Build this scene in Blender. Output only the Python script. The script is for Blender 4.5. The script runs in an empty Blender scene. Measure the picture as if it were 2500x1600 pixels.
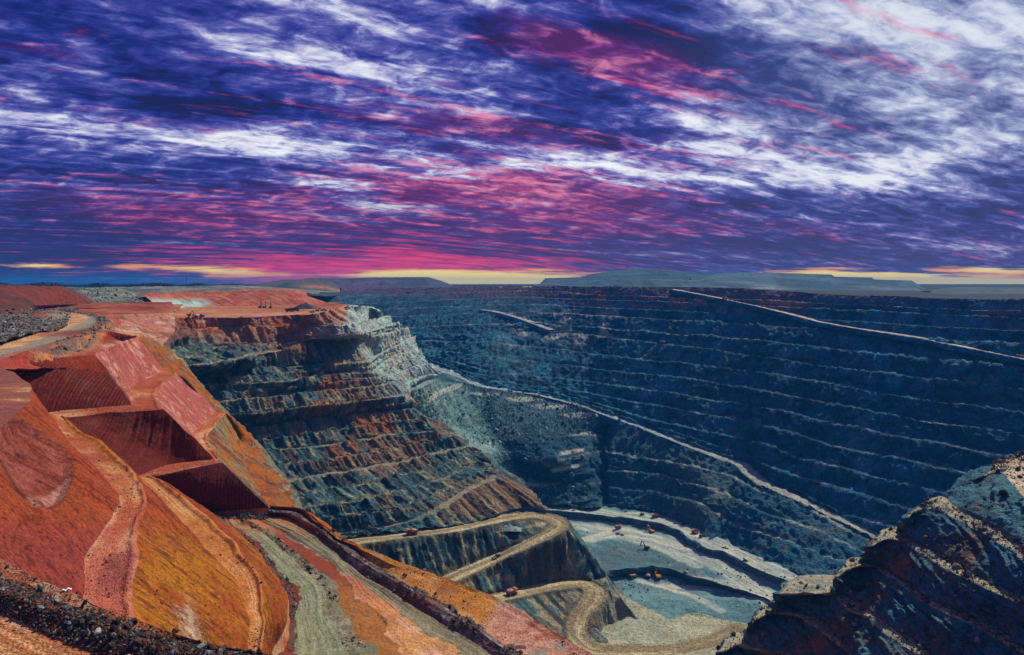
import bpy, bmesh, math, random
import numpy as np
from mathutils import Vector, Matrix
from mathutils.geometry import delaunay_2d_cdt

SC = bpy.context.scene
COL = SC.collection
R = math.radians
random.seed(7)
RNG = np.random.default_rng(11)

# ------------------------------------------------------------------ camera
F, CX, HY, IW, IH = 1785.0, 1250.0, 692.0, 2500.0, 1600.0   # focal length and horizon of the photograph, in its pixels
cam_d = bpy.data.cameras.new("camera")
cam = bpy.data.objects.new("camera", cam_d)
COL.objects.link(cam)
cam.location = (0, 0, 0)
cam.rotation_euler = (R(90), 0, 0)
cam_d.sensor_width = 36.0
cam_d.lens = 36.0 * F / IW
cam_d.shift_y = (HY - IH / 2) / IW
cam_d.clip_start = 1.0
cam_d.clip_end = 60000
SC.camera = cam

# ------------------------------------------------------------------ light
SUN_AZ = math.atan2(0.70, 0.71)      # clockwise from the view direction (+Y)
SUN_EL = R(46)
sd = bpy.data.lights.new("sun", "SUN")
sd.energy = 4.7
sd.angle = R(0.5)
sd.color = (1.0, 0.93, 0.80)
sun = bpy.data.objects.new("sun", sd)
COL.objects.link(sun)
sv = Vector((math.sin(SUN_AZ) * math.cos(SUN_EL), math.cos(SUN_AZ) * math.cos(SUN_EL), math.sin(SUN_EL)))
sun.rotation_euler = sv.to_track_quat('Z', 'Y').to_euler()
sun.location = (0, 0, 900)
SC.view_settings.view_transform = 'Standard'
SC.view_settings.look = 'None'
SC.view_settings.exposure = 0.0
SC.view_settings.gamma = 1.0
SC.cycles.max_bounces = 4
SC.cycles.diffuse_bounces = 2
SC.cycles.glossy_bounces = 1
SC.cycles.volume_bounces = 0
SC.cycles.use_denoising = True

# ------------------------------------------------------------------ sky: dusk cloud over a clear strip at the horizon
world = bpy.data.worlds.new("World")
SC.world = world
world.use_nodes = True


class NT:
    def __init__(self, tree):
        self.t = tree

    def n(self, typ, ins=None, **kw):
        nd = self.t.nodes.new(typ)
        for k, v in kw.items():
            setattr(nd, k, v)
        for k, v in (ins or {}).items():
            s = nd.inputs[k]
            if isinstance(v, bpy.types.NodeSocket):
                self.t.links.new(v, s)
            else:
                s.default_value = v
        return nd

    def math(self, op, a, b=0.0, c=None, clamp=False):
        nd = self.n('ShaderNodeMath', {0: a, 1: b}, operation=op, use_clamp=clamp)
        if c is not None:
            if isinstance(c, bpy.types.NodeSocket):
                self.t.links.new(c, nd.inputs[2])
            else:
                nd.inputs[2].default_value = c
        return nd.outputs[0]

    def mixc(self, fac, a, b, blend='MIX'):
        nd = self.n('ShaderNodeMix', data_type='RGBA', blend_type=blend)
        for k, v in ((0, fac), (6, a), (7, b)):
            if isinstance(v, bpy.types.NodeSocket):
                self.t.links.new(v, nd.inputs[k])
            else:
                nd.inputs[k].default_value = v
        return nd.outputs[2]

    def ss(self, a, b, x):
        return self.n('ShaderNodeMapRange', {0: x, 1: a, 2: b, 3: 0.0, 4: 1.0}, interpolation_type='SMOOTHSTEP').outputs[0]


def lin(r, g, b):
    f = lambda v: (v / 255 / 12.92) if v <= 10 else ((v / 255 + 0.055) / 1.055) ** 2.4
    return (f(r), f(g), f(b), 1.0)


world.node_tree.nodes.clear()
w = NT(world.node_tree)
D = w.n('ShaderNodeTexCoord').outputs['Generated']
sx = w.n('ShaderNodeSeparateXYZ', {0: D})
dx, dy, dz = sx.outputs
ay = w.math('MAXIMUM', w.math('ABSOLUTE', dy), 0.12)
tx = w.math('DIVIDE', dx, ay)                      # tangents of bearing and height: where a cloud stands in the sky
tz = w.math('DIVIDE', dz, ay)
zc = w.math('ADD', w.math('MAXIMUM', dz, 0.0), 0.10)
qx = w.math('DIVIDE', dx, zc)
qy = w.math('DIVIDE', dy, zc)
q = w.n('ShaderNodeCombineXYZ', {0: qx, 1: qy, 2: 0.0}).outputs[0]
zc2 = w.math('ADD', w.math('MAXIMUM', dz, 0.0), 0.26)
q2 = w.n('ShaderNodeCombineXYZ', {0: w.math('DIVIDE', dx, zc2), 1: w.math('DIVIDE', dy, zc2), 2: 0.0}).outputs[0]
STREAK = R(-33)


def layer(scale, sa, sc_, detail, rough, dist, off, rot=STREAK, q=q):
    m = w.n('ShaderNodeMapping', {0: q, 1: (off, off * 0.7, off * 0.3), 2: (0, 0, rot), 3: (1, 1, 1)}, vector_type='POINT')
    m2 = w.n('ShaderNodeMapping', {0: m.outputs[0], 3: (sa, sc_, 1.0)}, vector_type='POINT')
    return w.n('ShaderNodeTexNoise', {'Vector': m2.outputs[0], 'Scale': scale, 'Detail': detail, 'Roughness': rough, 'Distortion': dist}).outputs[0]


cl = layer(1.0, 0.40, 1.7, 9.0, 0.60, 0.45, 3.7)
cl2 = layer(3.4, 0.50, 1.7, 9.0, 0.58, 0.9, 11.3)
puff = layer(13.0, 0.80, 1.15, 8.0, 0.56, 0.9, 21.0, R(-16), q2)
rip = layer(46.0, 0.7, 1.3, 4.0, 0.6, 0.3, 27.0, R(-10), q2)
# sky-position vector with ragged edges
A0 = w.n('ShaderNodeCombineXYZ', {0: tx, 1: tz, 2: 0.0}).outputs[0]
wob = w.n('ShaderNodeTexNoise', {'Vector': w.n('ShaderNodeMapping', {0: A0, 3: (3.0, 9.0, 1.0)}).outputs[0], 'Scale': 1.3, 'Detail': 6.0, 'Roughness': 0.65})
wv = w.n('ShaderNodeVectorMath', {0: w.n('ShaderNodeVectorMath', {0: wob.outputs['Color'], 1: (0.5, 0.5, 0.5)}, operation='SUBTRACT').outputs[0], 1: (0.22, 0.075, 0.0)}, operation='MULTIPLY').outputs[0]
A = w.n('ShaderNodeVectorMath', {0: A0, 1: wv}, operation='ADD').outputs[0]


wv2 = w.n('ShaderNodeVectorMath', {0: wv, 1: (0.7, 0.16, 0.0)}, operation='MULTIPLY').outputs[0]
A2 = w.n('ShaderNodeVectorMath', {0: A0, 1: wv2}, operation='ADD').outputs[0]


def blobs(lst, start=None, tree=None):
    acc = start
    for (px, py, rx, ry, rot, amp) in lst:
        m = w.n('ShaderNodeMapping', {0: tree or A, 1: ((px - CX) / F, (HY - py) / F, 0), 2: (0, 0, R(-rot)), 3: (rx / F, ry / F, 1)}, vector_type='TEXTURE')
        g = w.n('ShaderNodeTexGradient', {0: m.outputs[0]}, gradient_type='SPHERICAL').outputs['Fac']
        acc = w.math('MULTIPLY', g, amp) if acc is None else w.math('MULTIPLY_ADD', g, amp, acc)
    return acc


LIGHT = [(900, 150, 640, 150, 12, .62), (1180, 190, 340, 80, 14, .4), (560, 325, 240, 56, 3, .62), (270, 322, 180, 44, 5, .30), (790, 350, 260, 85, 6, .85), (1000, 290, 380, 80, 8, .35),
         (1640, 250, 460, 95, 13, .80), (1850, 330, 500, 90, 10, .5), (1950, 425, 760, 85, 3, .85), (2380, 360, 400, 90, -4, .6), (2260, 110, 700, 230, 8, .50), (2100, 30, 560, 100, 5, .35), (1300, 25, 460, 70, 5, .55), (600, 20, 600, 80, 8, .30),
         (60, 225, 180, 46, 14, .38), (210, 150, 170, 60, 25, .6), (1400, 385, 480, 75, 2, .55), (900, 503, 240, 26, 3, .7), (1280, 495, 200, 22, 0, .7), (2230, 600, 300, 30, 0, .32), (350, 60, 280, 70, 20, .3), (800, 450, 180, 32, 6, .7), (1100, 420, 500, 60, 0, .35)]
DARK = [(330, 150, 640, 130, 15, -.55), (480, 270, 470, 62, 7, -.6), (1180, 315, 560, 52, 6, -.62), (1420, 190, 470, 85, 16, -.6), (1500, 75, 420, 120, 8, -.6), (1900, 170, 420, 130, 12, -.38), (2050, 490, 620, 75, 0, -.42),
        (870, 400, 160, 55, 6, -.45), (200, 420, 600, 80, 4, -.3), (150, 560, 800, 110, 2, -.5), (60, 640, 600, 60, 0, -.5), (1000, 470, 160, 34, 0, -.5), (1380, 430, 160, 28, 0, -.3), (1620, 330, 200, 30, 4, -.35),
        (1680, 400, 230, 30, 4, -.45), (2450, 430, 260, 50, 5, -.45), (1500, 590, 900, 90, 0, -.25), (2300, 620, 600, 70, 0, -.22), (1750, 200, 500, 40, 12, -.3), (100, 100, 300, 80, 20, -.15)]
ROSE = [(1490, 150, 420, 85, 13, .95), (1130, 310, 420, 75, 10, .6), (1050, 440, 600, 110, 0, .85), (1420, 480, 520, 110, 0, .75), (620, 545, 700, 70, 2, .48), (1750, 365, 480, 70, 4, .6),
        (300, 490, 620, 90, 3, .5), (1400, 560, 600, 60, 0, .5), (100, 130, 220, 26, 8, .6), (480, 300, 420, 40, 5, .35), (1250, 60, 300, 60, 15, .35), (850, 230, 700, 80, 12, .25), (2050, 300, 350, 50, 8, .3), (2000, 560, 500, 40, 0, .35), (200, 75, 60, 26, 0, .6)]
GOLD = [(1190, 690, 420, 44, 0, 1.5), (1010, 670, 260, 14, 0, .9), (520, 661, 280, 22, 3, .85), (110, 648, 150, 12, 1, 0.95), (2380, 696, 460, 40, 0, 1.3), (2080, 674, 280, 22, 2, 1.1), (2430, 656, 240, 14, 0, .9), (1780, 694, 400, 20, 0, .6)]

val = blobs(LIGHT + DARK)
c0 = lambda x, k: w.math('MULTIPLY', w.math('SUBTRACT', x, 0.5), k)
v = w.math('ADD', c0(cl, 1.15), c0(cl2, 1.35))
v = w.math('ADD', v, w.math('ADD', c0(puff, 1.15), c0(rip, 0.38)))
V = w.math('ADD', w.math('ADD', v, 0.35), w.math('MULTIPLY', val, 0.56))
ramp = w.n('ShaderNodeValToRGB', {0: V})
cr = ramp.color_ramp
stops = [(0.0, lin(6, 12, 80)), (0.18, lin(16, 32, 118)), (0.36, lin(46, 54, 144)), (0.52, lin(90, 90, 168)), (0.66, lin(150, 152, 202)), (0.82, lin(212, 214, 232)), (1.0, lin(242, 242, 248))]
cr.elements[0].position, cr.elements[0].color = stops[0]
cr.elements[1].position, cr.elements[1].color = stops[-1]
for p_, c_ in stops[1:-1]:
    e = cr.elements.new(p_); e.color = c_
sky = ramp.outputs[0]
# cooler, greyer cloud high on the right
sky = w.mixc(w.math('MULTIPLY', w.math('MULTIPLY', w.ss(0.15, 0.45, tx), w.ss(0.05, 0.25, tz)), 0.55), sky, w.mixc(w.ss(0.1, 0.9, V), lin(62, 78, 138), lin(196, 208, 226)))
# violet air low in the west
low = w.math('MULTIPLY', w.ss(0.17, 0.02, tz), w.ss(0.50, -0.05, tx))
sky = w.mixc(w.math('MULTIPLY', low, 0.80), sky, w.mixc(w.ss(-0.2, -0.6, tx), lin(60, 16, 104), lin(24, 18, 98)))
low2 = w.math('MULTIPLY', w.ss(0.13, 0.01, tz), w.ss(-0.1, 0.5, tx))
sky = w.mixc(w.math('MULTIPLY', low2, 0.6), sky, w.mixc(w.ss(0.2, 0.8, V), lin(50, 42, 112), lin(112, 96, 158)))
# rose light on the undersides of the clouds
rs = blobs(ROSE)
streaks = layer(2.6, 0.26, 3.0, 9.0, 0.62, 0.4, 31.0)
streak2 = layer(11.0, 0.5, 1.9, 8.0, 0.66, 0.5, 44.0, R(-18), q2)
pk = w.math('ADD', c0(streaks, 2.6), w.math('ADD', c0(streak2, 2.8), c0(puff, 1.0)))
pk = w.math('ADD', pk, w.math('SUBTRACT', w.math('MULTIPLY', rs, 1.25), 0.55))
pm = w.math('MULTIPLY', w.ss(-0.20, 0.85, pk), w.math('MULTIPLY', w.ss(0.86, 0.50, V), w.ss(-0.05, 0.20, V)))
pk_l = w.ss(0.05, 0.75, w.math('ADD', V, w.math('ADD', c0(puff, 0.9), c0(streak2, 0.9))))
pinkc = w.mixc(w.ss(0.20, 0.0, tz), w.mixc(pk_l, lin(128, 40, 118), lin(246, 150, 178)), w.mixc(pk_l, lin(120, 14, 98), lin(248, 74, 126)))
sky = w.mixc(w.math('MULTIPLY', pm, 0.88), sky, pinkc)
# dull plum veil around the rose
sky = w.mixc(w.math('MULTIPLY', w.ss(0.1, 0.9, rs), w.math('MULTIPLY', w.ss(0.75, 0.3, V), 0.38)), sky, lin(118, 28, 112))
# magenta glow just above the horizon
gl = blobs([(880, 648, 900, 95, 0, 1.0), (940, 664, 520, 56, 0, .9)])
gln = w.math('ADD', gl, w.math('ADD', c0(streaks, 2.8), c0(streak2, 1.6)))
sky = w.mixc(w.math('MULTIPLY', w.ss(0.25, 1.25, gln), 0.85), sky, w.mixc(w.ss(0.35, 0.65, streak2), lin(176, 22, 108), lin(240, 62, 122)))
# clear golden strip under the cloud base
gd = blobs(GOLD, tree=A2)
gn = w.n('ShaderNodeTexNoise', {'Vector': w.n('ShaderNodeMapping', {0: A0, 3: (5.0, 95.0, 1.0)}).outputs[0], 'Scale': 1.6, 'Detail': 6.0, 'Roughness': 0.6}).outputs[0]
gm = w.ss(0.15, 0.75, w.math('ADD', gd, w.math('MULTIPLY', w.math('SUBTRACT', gn, 0.5), 3.2)))
gm = w.math('MULTIPLY', gm, w.ss(0.05, 0.25, gd))
sky = w.mixc(gm, sky, w.mixc(w.ss(0.3, 0.9, gd), lin(240, 150, 90), lin(255, 226, 130)))
# clear air above the cloud
nis = w.n('ShaderNodeTexSky', sky_type='NISHITA', sun_disc=False, sun_elevation=SUN_EL, sun_rotation=SUN_AZ, altitude=400.0)
air = w.n('ShaderNodeVectorMath', {0: nis.outputs[0], 'Scale': 0.004}, operation='SCALE').outputs[0]
sky = w.mixc(1.0, sky, air, 'ADD')
bg = w.n('ShaderNodeBackground', {0: sky, 1: 1.0})
w.n('ShaderNodeOutputWorld', {0: bg.outputs[0]})
world.cycles.sampling_method = 'MANUAL'
world.cycles.sample_map_resolution = 512


# ------------------------------------------------------------------ noise
_perm = RNG.permutation(256).astype(np.int32)
_perm = np.concatenate([_perm, _perm, _perm])
_val = RNG.random(256).astype(np.float32) * 2 - 1


def vnoise(x, y, z):
    x = np.asarray(x, np.float32); y = np.asarray(y, np.float32); z = np.asarray(z, np.float32)
    xi = np.floor(x); yi = np.floor(y); zi = np.floor(z)
    fx = x - xi; fy = y - yi; fz = z - zi
    ux = fx * fx * (3 - 2 * fx); uy = fy * fy * (3 - 2 * fy); uz = fz * fz * (3 - 2 * fz)
    xi = xi.astype(np.int32) & 255; yi = yi.astype(np.int32) & 255; zi = zi.astype(np.int32) & 255
    a0 = _perm[xi]; a1 = _perm[xi + 1]
    b00 = _perm[a0 + yi]; b10 = _perm[a1 + yi]; b01 = _perm[a0 + yi + 1]; b11 = _perm[a1 + yi + 1]
    v = lambda b, k: _val[_perm[b + zi + k] & 255]
    c00 = v(b00, 0) * (1 - ux) + v(b10, 0) * ux
    c01 = v(b01, 0) * (1 - ux) + v(b11, 0) * ux
    d00 = v(b00, 1) * (1 - ux) + v(b10, 1) * ux
    d01 = v(b01, 1) * (1 - ux) + v(b11, 1) * ux
    e0 = c00 * (1 - uy) + c01 * uy
    e1 = d00 * (1 - uy) + d01 * uy
    return e0 * (1 - uz) + e1 * uz


def fbm(P, scale, octs=4, off=0.0, gain=0.5, ridged=False, stretch=(1, 1, 1)):
    """P (...,3); scale = wavelength in metres of the first octave."""
    x = P[..., 0] / (scale * stretch[0]) + off; y = P[..., 1] / (scale * stretch[1]) + off * 1.7; z = P[..., 2] / (scale * stretch[2]) + off * 0.6
    s = 0; a = 1.0; t = 0
    for k in range(octs):
        n = vnoise(x, y, z)
        if ridged:
            n = 1 - 2 * np.abs(n)
        s = s + a * n; t += a
        a *= gain
        x, y, z = x * 1.93 + 17.1 + 0.31 * y, y * 1.93 + 5.3 - 0.31 * x, z * 2.03 + 9.7
    return s / t


def sstep(a, b, x):
    t = np.clip((x - a) / (b - a), 0, 1)
    return t * t * (3 - 2 * t)


def mix(a, b, m):
    a = np.asarray(a, np.float32); b = np.asarray(b, np.float32)
    m = np.asarray(m, np.float32)[..., None]
    return a * (1 - m) + b * m


# ------------------------------------------------------------------ pixel / depth -> world
def W(px, py, d=None, z=None):
    if d is None:
        d = -z * F / (py - HY)
    return ((px - CX) * d / F, d, -(py - HY) * d / F)


def LZ(z, *pts):
    """level line: pixels at a height; z a number, or a pair (start, end) running evenly along the line."""
    n = len(pts)
    zs = [z] * n if np.isscalar(z) else np.linspace(z[0], z[1], n) if len(z) == 2 and n != 2 else list(z)
    return np.array([W(p[0], p[1], z=zz) for p, zz in zip(pts, zs)])


def LD(*pts):
    return np.array([W(p[0], p[1], p[2]) for p in pts])


def proj(P):
    y = np.maximum(P[..., 1], 1e-3)
    return CX + F * P[..., 0] / y, HY - F * P[..., 2] / y


def resample(L, n, mode='len', knots=None):
    L = np.asarray(L, float)
    px, py = proj(L)
    if mode == 'px':
        t = px.copy()
        t = (t - t[0]) / (t[-1] - t[0])
    elif mode == 'len3':
        t = np.concatenate([[0], np.cumsum(np.linalg.norm(np.diff(L, axis=0), axis=1))]); t /= t[-1]
    else:
        t = np.concatenate([[0], np.cumsum(np.hypot(np.diff(px), np.diff(py)) + 1e-6)]); t /= t[-1]
    q = np.linspace(0, 1, n)
    if mode == 'lin':
        return np.stack([np.interp(q, t, L[:, k]) for k in range(3)], axis=1)
    if len(L) == 2:
        return L[0] + (L[1] - L[0]) * q[:, None]
    dt = np.diff(t); dt[dt < 1e-6] = 1e-6
    s = np.diff(L, axis=0) / dt[:, None]
    m = np.zeros_like(L)
    m[1:-1] = (s[:-1] * dt[1:, None] + s[1:] * dt[:-1, None]) / (dt[:-1] + dt[1:])[:, None]
    m[0] = s[0]; m[-1] = s[-1]
    m *= 0.85
    k = np.clip(np.searchsorted(t, q, side='right') - 1, 0, len(L) - 2)
    h = dt[k]; u = (q - t[k]) / h
    u = u[:, None]; h = h[:, None]
    return ((2 * u**3 - 3 * u**2 + 1) * L[k] + (u**3 - 2 * u**2 + u) * h * m[k] + (-2 * u**3 + 3 * u**2) * L[k + 1] + (u**3 - u**2) * h * m[k + 1])


def normals(P):
    gu = np.gradient(P, axis=1); gv = np.gradient(P, axis=0)
    n = np.cross(gu, gv)
    n /= np.linalg.norm(n, axis=2, keepdims=True) + 1e-9
    return n


def grid_mesh(name, P, C, mat, parent=None, smooth=True, mask=None):
    Rn, Cn = P.shape[:2]
    me = bpy.data.meshes.new(name)
    nv = Rn * Cn
    idx = np.arange(nv, dtype=np.int32).reshape(Rn, Cn)
    q = np.stack([idx[:-1, :-1], idx[1:, :-1], idx[1:, 1:], idx[:-1, 1:]], axis=-1).reshape(-1, 4)
    if mask is not None:
        q = q[mask.reshape(-1)[q].all(axis=1)]
    nf = len(q)
    me.vertices.add(nv); me.loops.add(nf * 4); me.polygons.add(nf)
    me.vertices.foreach_set("co", P.reshape(-1).astype(np.float32))
    me.loops.foreach_set("vertex_index", q.reshape(-1))
    me.polygons.foreach_set("loop_start", np.arange(0, nf * 4, 4, dtype=np.int32))
    me.polygons.foreach_set("use_smooth", np.full(nf, smooth, bool))
    me.update(calc_edges=True)
    a = me.color_attributes.new("Col", 'FLOAT_COLOR', 'POINT')
    c4 = np.ones((nv, 4), np.float32); c4[:, :3] = np.clip(C.reshape(-1, 3), 0.003, 0.9)
    a.data.foreach_set("color", c4.reshape(-1))
    me.materials.append(mat)
    o = bpy.data.objects.new(name, me)
    COL.objects.link(o)
    if parent:
        o.parent = parent
    return o


SURF = {}        # name -> displaced grids, used to stand things on the ground


def structure(o):
    o["kind"] = "structure"
    return o


def loft(name, lines, cols, segs, mat, amp, colour, mode='len', extra=None, smooth=True, flip=False, warp=None):
    """lines: each an (N,3) array or a list of sections; segs: (kind, rows) between lines; amp(kind)->metres of relief."""
    rows = []
    for L in lines:
        secs = L if isinstance(L, list) else [L]
        cc = cols if isinstance(cols, (list, tuple)) else [cols]
        parts = [resample(s, c, mode) for s, c in zip(secs, cc)]
        parts = [p if i == 0 else p[1:] for i, p in enumerate(parts)]
        rows.append(np.concatenate(parts))
    G, kinds, vs, ids = [], [], [], []
    for i, (k, n) in enumerate(segs):
        last = i == len(segs) - 1
        for j in range(n + (1 if last else 0)):
            v = j / n
            G.append(rows[i] * (1 - v) + rows[i + 1] * v)
            kinds.append(k); vs.append(v); ids.append(i)
    P = np.array(G)
    if warp:
        P = P + warp[0] * np.stack([fbm(P, warp[1], 3, 301.0), fbm(P, warp[1], 3, 305.0), 0.45 * fbm(P, warp[1], 3, 309.0)], -1)
    vs = np.array(vs); ids = np.array(ids); kinds = np.array(kinds)
    N = normals(P)
    if N[..., 2].mean() < 0:
        N = -N; flip = not flip
    A = np.array([amp.get(k, 0.3) for k in kinds], float)
    for _ in range(1):
        A = np.convolve(np.pad(A, 1, mode='edge'), [0.25, 0.5, 0.25], mode='valid')
    s = np.concatenate([np.zeros((len(P), 1)), np.cumsum(np.linalg.norm(np.diff(P[..., :2], axis=1), axis=2), axis=1)], axis=1)
    info = dict(P=P, N=N, A=A[:, None], kinds=kinds, v=vs[:, None], id=ids[:, None], s=s,
                u=np.linspace(0, 1, P.shape[1])[None, :])
    D = extra(info)
    P2 = P + (N * D[..., None] if D.ndim == 2 else D)
    info['D'] = D; info['P2'] = P2
    C = colour(info)
    if flip:
        P2 = P2[:, ::-1]; C = C[:, ::-1]
    SURF.setdefault(name, []).append((P2, ids))
    return structure(grid_mesh(name, P2, C, mat, smooth=smooth))


def tin(name, feats, x0, x1, y0, y1, res, mat, relief, colour, smooth=True, extra_feats=None):
    pts, edges, zs = [], [], []
    for f in feats:
        b = len(pts)
        for p in f:
            pts.append(Vector((p[0], p[1]))); zs.append(p[2])
        edges += [(b + i, b + i + 1) for i in range(len(f) - 1)]
    vo, eo, fo, ov, oe, of = delaunay_2d_cdt(pts, edges, [], 0, 1e-3)
    V = np.zeros((len(vo), 3))
    src = np.array([[p.x, p.y] for p in pts]); zs = np.array(zs)
    for i, v in enumerate(vo):
        V[i, :2] = v
        if ov[i]:
            V[i, 2] = np.mean([zs[k] for k in ov[i]])
        else:
            d = np.hypot(src[:, 0] - v.x, src[:, 1] - v.y); k = np.argsort(d)[:2]
            V[i, 2] = np.sum(zs[k] / (d[k] + 1e-3)) / np.sum(1 / (d[k] + 1e-3))
    nx = int((x1 - x0) / res) + 1; ny = int((y1 - y0) / res) + 1
    xs = np.linspace(x0, x1, nx); ys = np.linspace(y0, y1, ny)
    Z = np.full((ny, nx), np.nan)
    for f in fo:
        a, b, c = V[f[0]], V[f[1]], V[f[2]]
        ix0 = np.searchsorted(xs, min(a[0], b[0], c[0]) - 1e-6); ix1 = np.searchsorted(xs, max(a[0], b[0], c[0]) + 1e-6)
        iy0 = np.searchsorted(ys, min(a[1], b[1], c[1]) - 1e-6); iy1 = np.searchsorted(ys, max(a[1], b[1], c[1]) + 1e-6)
        if ix1 <= ix0 or iy1 <= iy0:
            continue
        X, Y = np.meshgrid(xs[ix0:ix1], ys[iy0:iy1])
        det = (b[1] - c[1]) * (a[0] - c[0]) + (c[0] - b[0]) * (a[1] - c[1])
        if abs(det) < 1e-9:
            continue
        l1 = ((b[1] - c[1]) * (X - c[0]) + (c[0] - b[0]) * (Y - c[1])) / det
        l2 = ((c[1] - a[1]) * (X - c[0]) + (a[0] - c[0]) * (Y - c[1])) / det
        l3 = 1 - l1 - l2
        m = (l1 >= -1e-6) & (l2 >= -1e-6) & (l3 >= -1e-6)
        zz = l1 * a[2] + l2 * b[2] + l3 * c[2]
        sub = Z[iy0:iy1, ix0:ix1]
        sub[m] = zz[m]
    ok = ~np.isnan(Z)
    fill = np.nanmin(Z)
    for j in range(ny):
        row = Z[j]; k = np.where(~np.isnan(row))[0]
        if len(k):
            Z[j] = np.interp(np.arange(nx), k, row[k])
        else:
            Z[j] = fill
    X, Y = np.meshgrid(xs, ys)
    P = np.stack([X, Y, Z], axis=-1)
    gy, gx = np.gradient(Z, ys, xs)
    slope = np.hypot(gx, gy)
    info = dict(P=P, slope=slope, X=X, Y=Y)
    N = np.stack([-gx, -gy, np.ones_like(gx)], axis=-1); N /= np.linalg.norm(N, axis=2, keepdims=True)
    info['N'] = N
    D = relief(info)
    P2 = P + N * D[..., None]
    info['P2'] = P2; info['D'] = D
    C = colour(info)
    SURF.setdefault(name, []).append((np.where(ok[..., None], P2, np.nan), None))
    P2 = P2[:, ::-1]; C = C[:, ::-1]; ok = ok[:, ::-1]
    return structure(grid_mesh(name, P2, C, mat, smooth=smooth, mask=ok))


def pdist(X, Y, L):
    """plan distance and signed parameter to a polyline."""
    best = np.full(X.shape, 1e9); side = np.zeros(X.shape)
    for a, b in zip(L[:-1], L[1:]):
        dx, dy = b[0] - a[0], b[1] - a[1]; l2 = dx * dx + dy * dy + 1e-9
        t = np.clip(((X - a[0]) * dx + (Y - a[1]) * dy) / l2, 0, 1)
        ex, ey = X - a[0] - t * dx, Y - a[1] - t * dy
        d = np.hypot(ex, ey)
        m = d < best
        best = np.where(m, d, best)
        side = np.where(m, np.sign(dx * ey - dy * ex), side)
    return best, side


def poly2(px, py, poly, soft):
    ins = np.zeros(px.shape, bool); n = len(poly); best = np.full(px.shape, 1e9)
    for i in range(n):
        x1, y1 = poly[i]; x2, y2 = poly[(i + 1) % n]
        ins ^= ((y1 > py) != (y2 > py)) & (px < (x2 - x1) * (py - y1) / (y2 - y1 + 1e-9) + x1)
        dx, dy = x2 - x1, y2 - y1
        t = np.clip(((px - x1) * dx + (py - y1) * dy) / (dx * dx + dy * dy), 0, 1)
        best = np.minimum(best, np.hypot(px - x1 - t * dx, py - y1 - t * dy))
    return sstep(-soft, soft, np.where(ins, best, -best))


# ------------------------------------------------------------------ materials
def rock_mat(name, scale, bump=0.5, contrast=0.5, rough=0.95, tint=(1, 1, 1)):
    """ground and rock: the mesh's own mineral colours broken up by grain, chips, painted crevice shade and relief; scale = metres of the coarsest grain."""
    m = bpy.data.materials.new(name); m.use_nodes = True
    t = NT(m.node_tree); m.node_tree.nodes.clear()
    geo = t.n('ShaderNodeNewGeometry').outputs['Position']
    col = t.n('ShaderNodeVertexColor', layer_name="Col").outputs[0]
    n1 = t.n('ShaderNodeTexNoise', {'Vector': geo, 'Scale': 1.0 / scale, 'Detail': 5.0, 'Roughness': 0.65}).outputs[0]
    vo = t.n('ShaderNodeTexVoronoi', {'Vector': geo, 'Scale': 2.6 / scale}).outputs['Distance']
    f = t.math('SUBTRACT', n1, 0.5)
    f = t.math('MULTIPLY', f, contrast * 3.0)
    f = t.math('ADD', f, 1.0)
    f = t.math('MAXIMUM', f, 0.25)
    big = t.n('ShaderNodeTexNoise', {'Vector': geo, 'Scale': 0.16 / scale, 'Detail': 3.0, 'Roughness': 0.6}).outputs[0]
    f = t.math('MULTIPLY', f, t.math('ADD', t.math('MULTIPLY', t.math('SUBTRACT', big, 0.5), contrast * 1.2), 1.0))
    g = t.n('ShaderNodeMapRange', {'Value': vo, 1: 0.1, 2: 0.7, 3: 1.0 + 0.25 * contrast, 4: 1.0 - 0.35 * contrast}).outputs[0]  # darker toward cell edges: crevice shade put into the colour
    f = t.math('MULTIPLY', f, g)
    vec = t.n('ShaderNodeVectorMath', {0: col, 'Scale': f}, operation='SCALE').outputs[0]
    h = t.math('SUBTRACT', n1, t.math('MULTIPLY', vo, 0.5))
    b = t.n('ShaderNodeBump', {'Height': h, 'Distance': scale * 0.5, 'Strength': bump}).outputs[0]
    bs = t.n('ShaderNodeBsdfPrincipled', {'Base Color': vec, 'Roughness': rough, 'Normal': b, 'Specular IOR Level': 0.15})
    out = t.n('ShaderNodeOutputMaterial', {'Surface': bs.outputs[0]})
    return m


def flat_mat(name, col, rough=0.6, metal=0.0, var=0.2, scale=0.6, spec=0.4):
    m = bpy.data.materials.new(name); m.use_nodes = True
    t = NT(m.node_tree); m.node_tree.nodes.clear()
    geo = t.n('ShaderNodeTexCoord').outputs['Object']
    n1 = t.n('ShaderNodeTexNoise', {'Vector': geo, 'Scale': 1 / scale, 'Detail': 4.0}).outputs[0]
    f = t.math('ADD', t.math('MULTIPLY', t.math('SUBTRACT', n1, 0.5), var * 2), 1.0)
    vec = t.n('ShaderNodeVectorMath', {0: (*col,), 'Scale': f}, operation='SCALE').outputs[0]
    bs = t.n('ShaderNodeBsdfPrincipled', {'Base Color': vec, 'Roughness': rough, 'Metallic': metal, 'Specular IOR Level': spec})
    t.n('ShaderNodeOutputMaterial', {'Surface': bs.outputs[0]})
    return m


M_NEAR = rock_mat('red_earth', 1.0, 0.9, 0.75)
M_SOIL = rock_mat('fine_soil', 2.5, 0.7, 0.60)
M_MID = rock_mat('blasted_rock', 4.0, 0.9, 0.8)
M_FAR = rock_mat('far_rock', 8.0, 0.9, 0.85)
M_VFAR = rock_mat('far_hill', 14.0, 0.5, 0.5)

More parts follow.
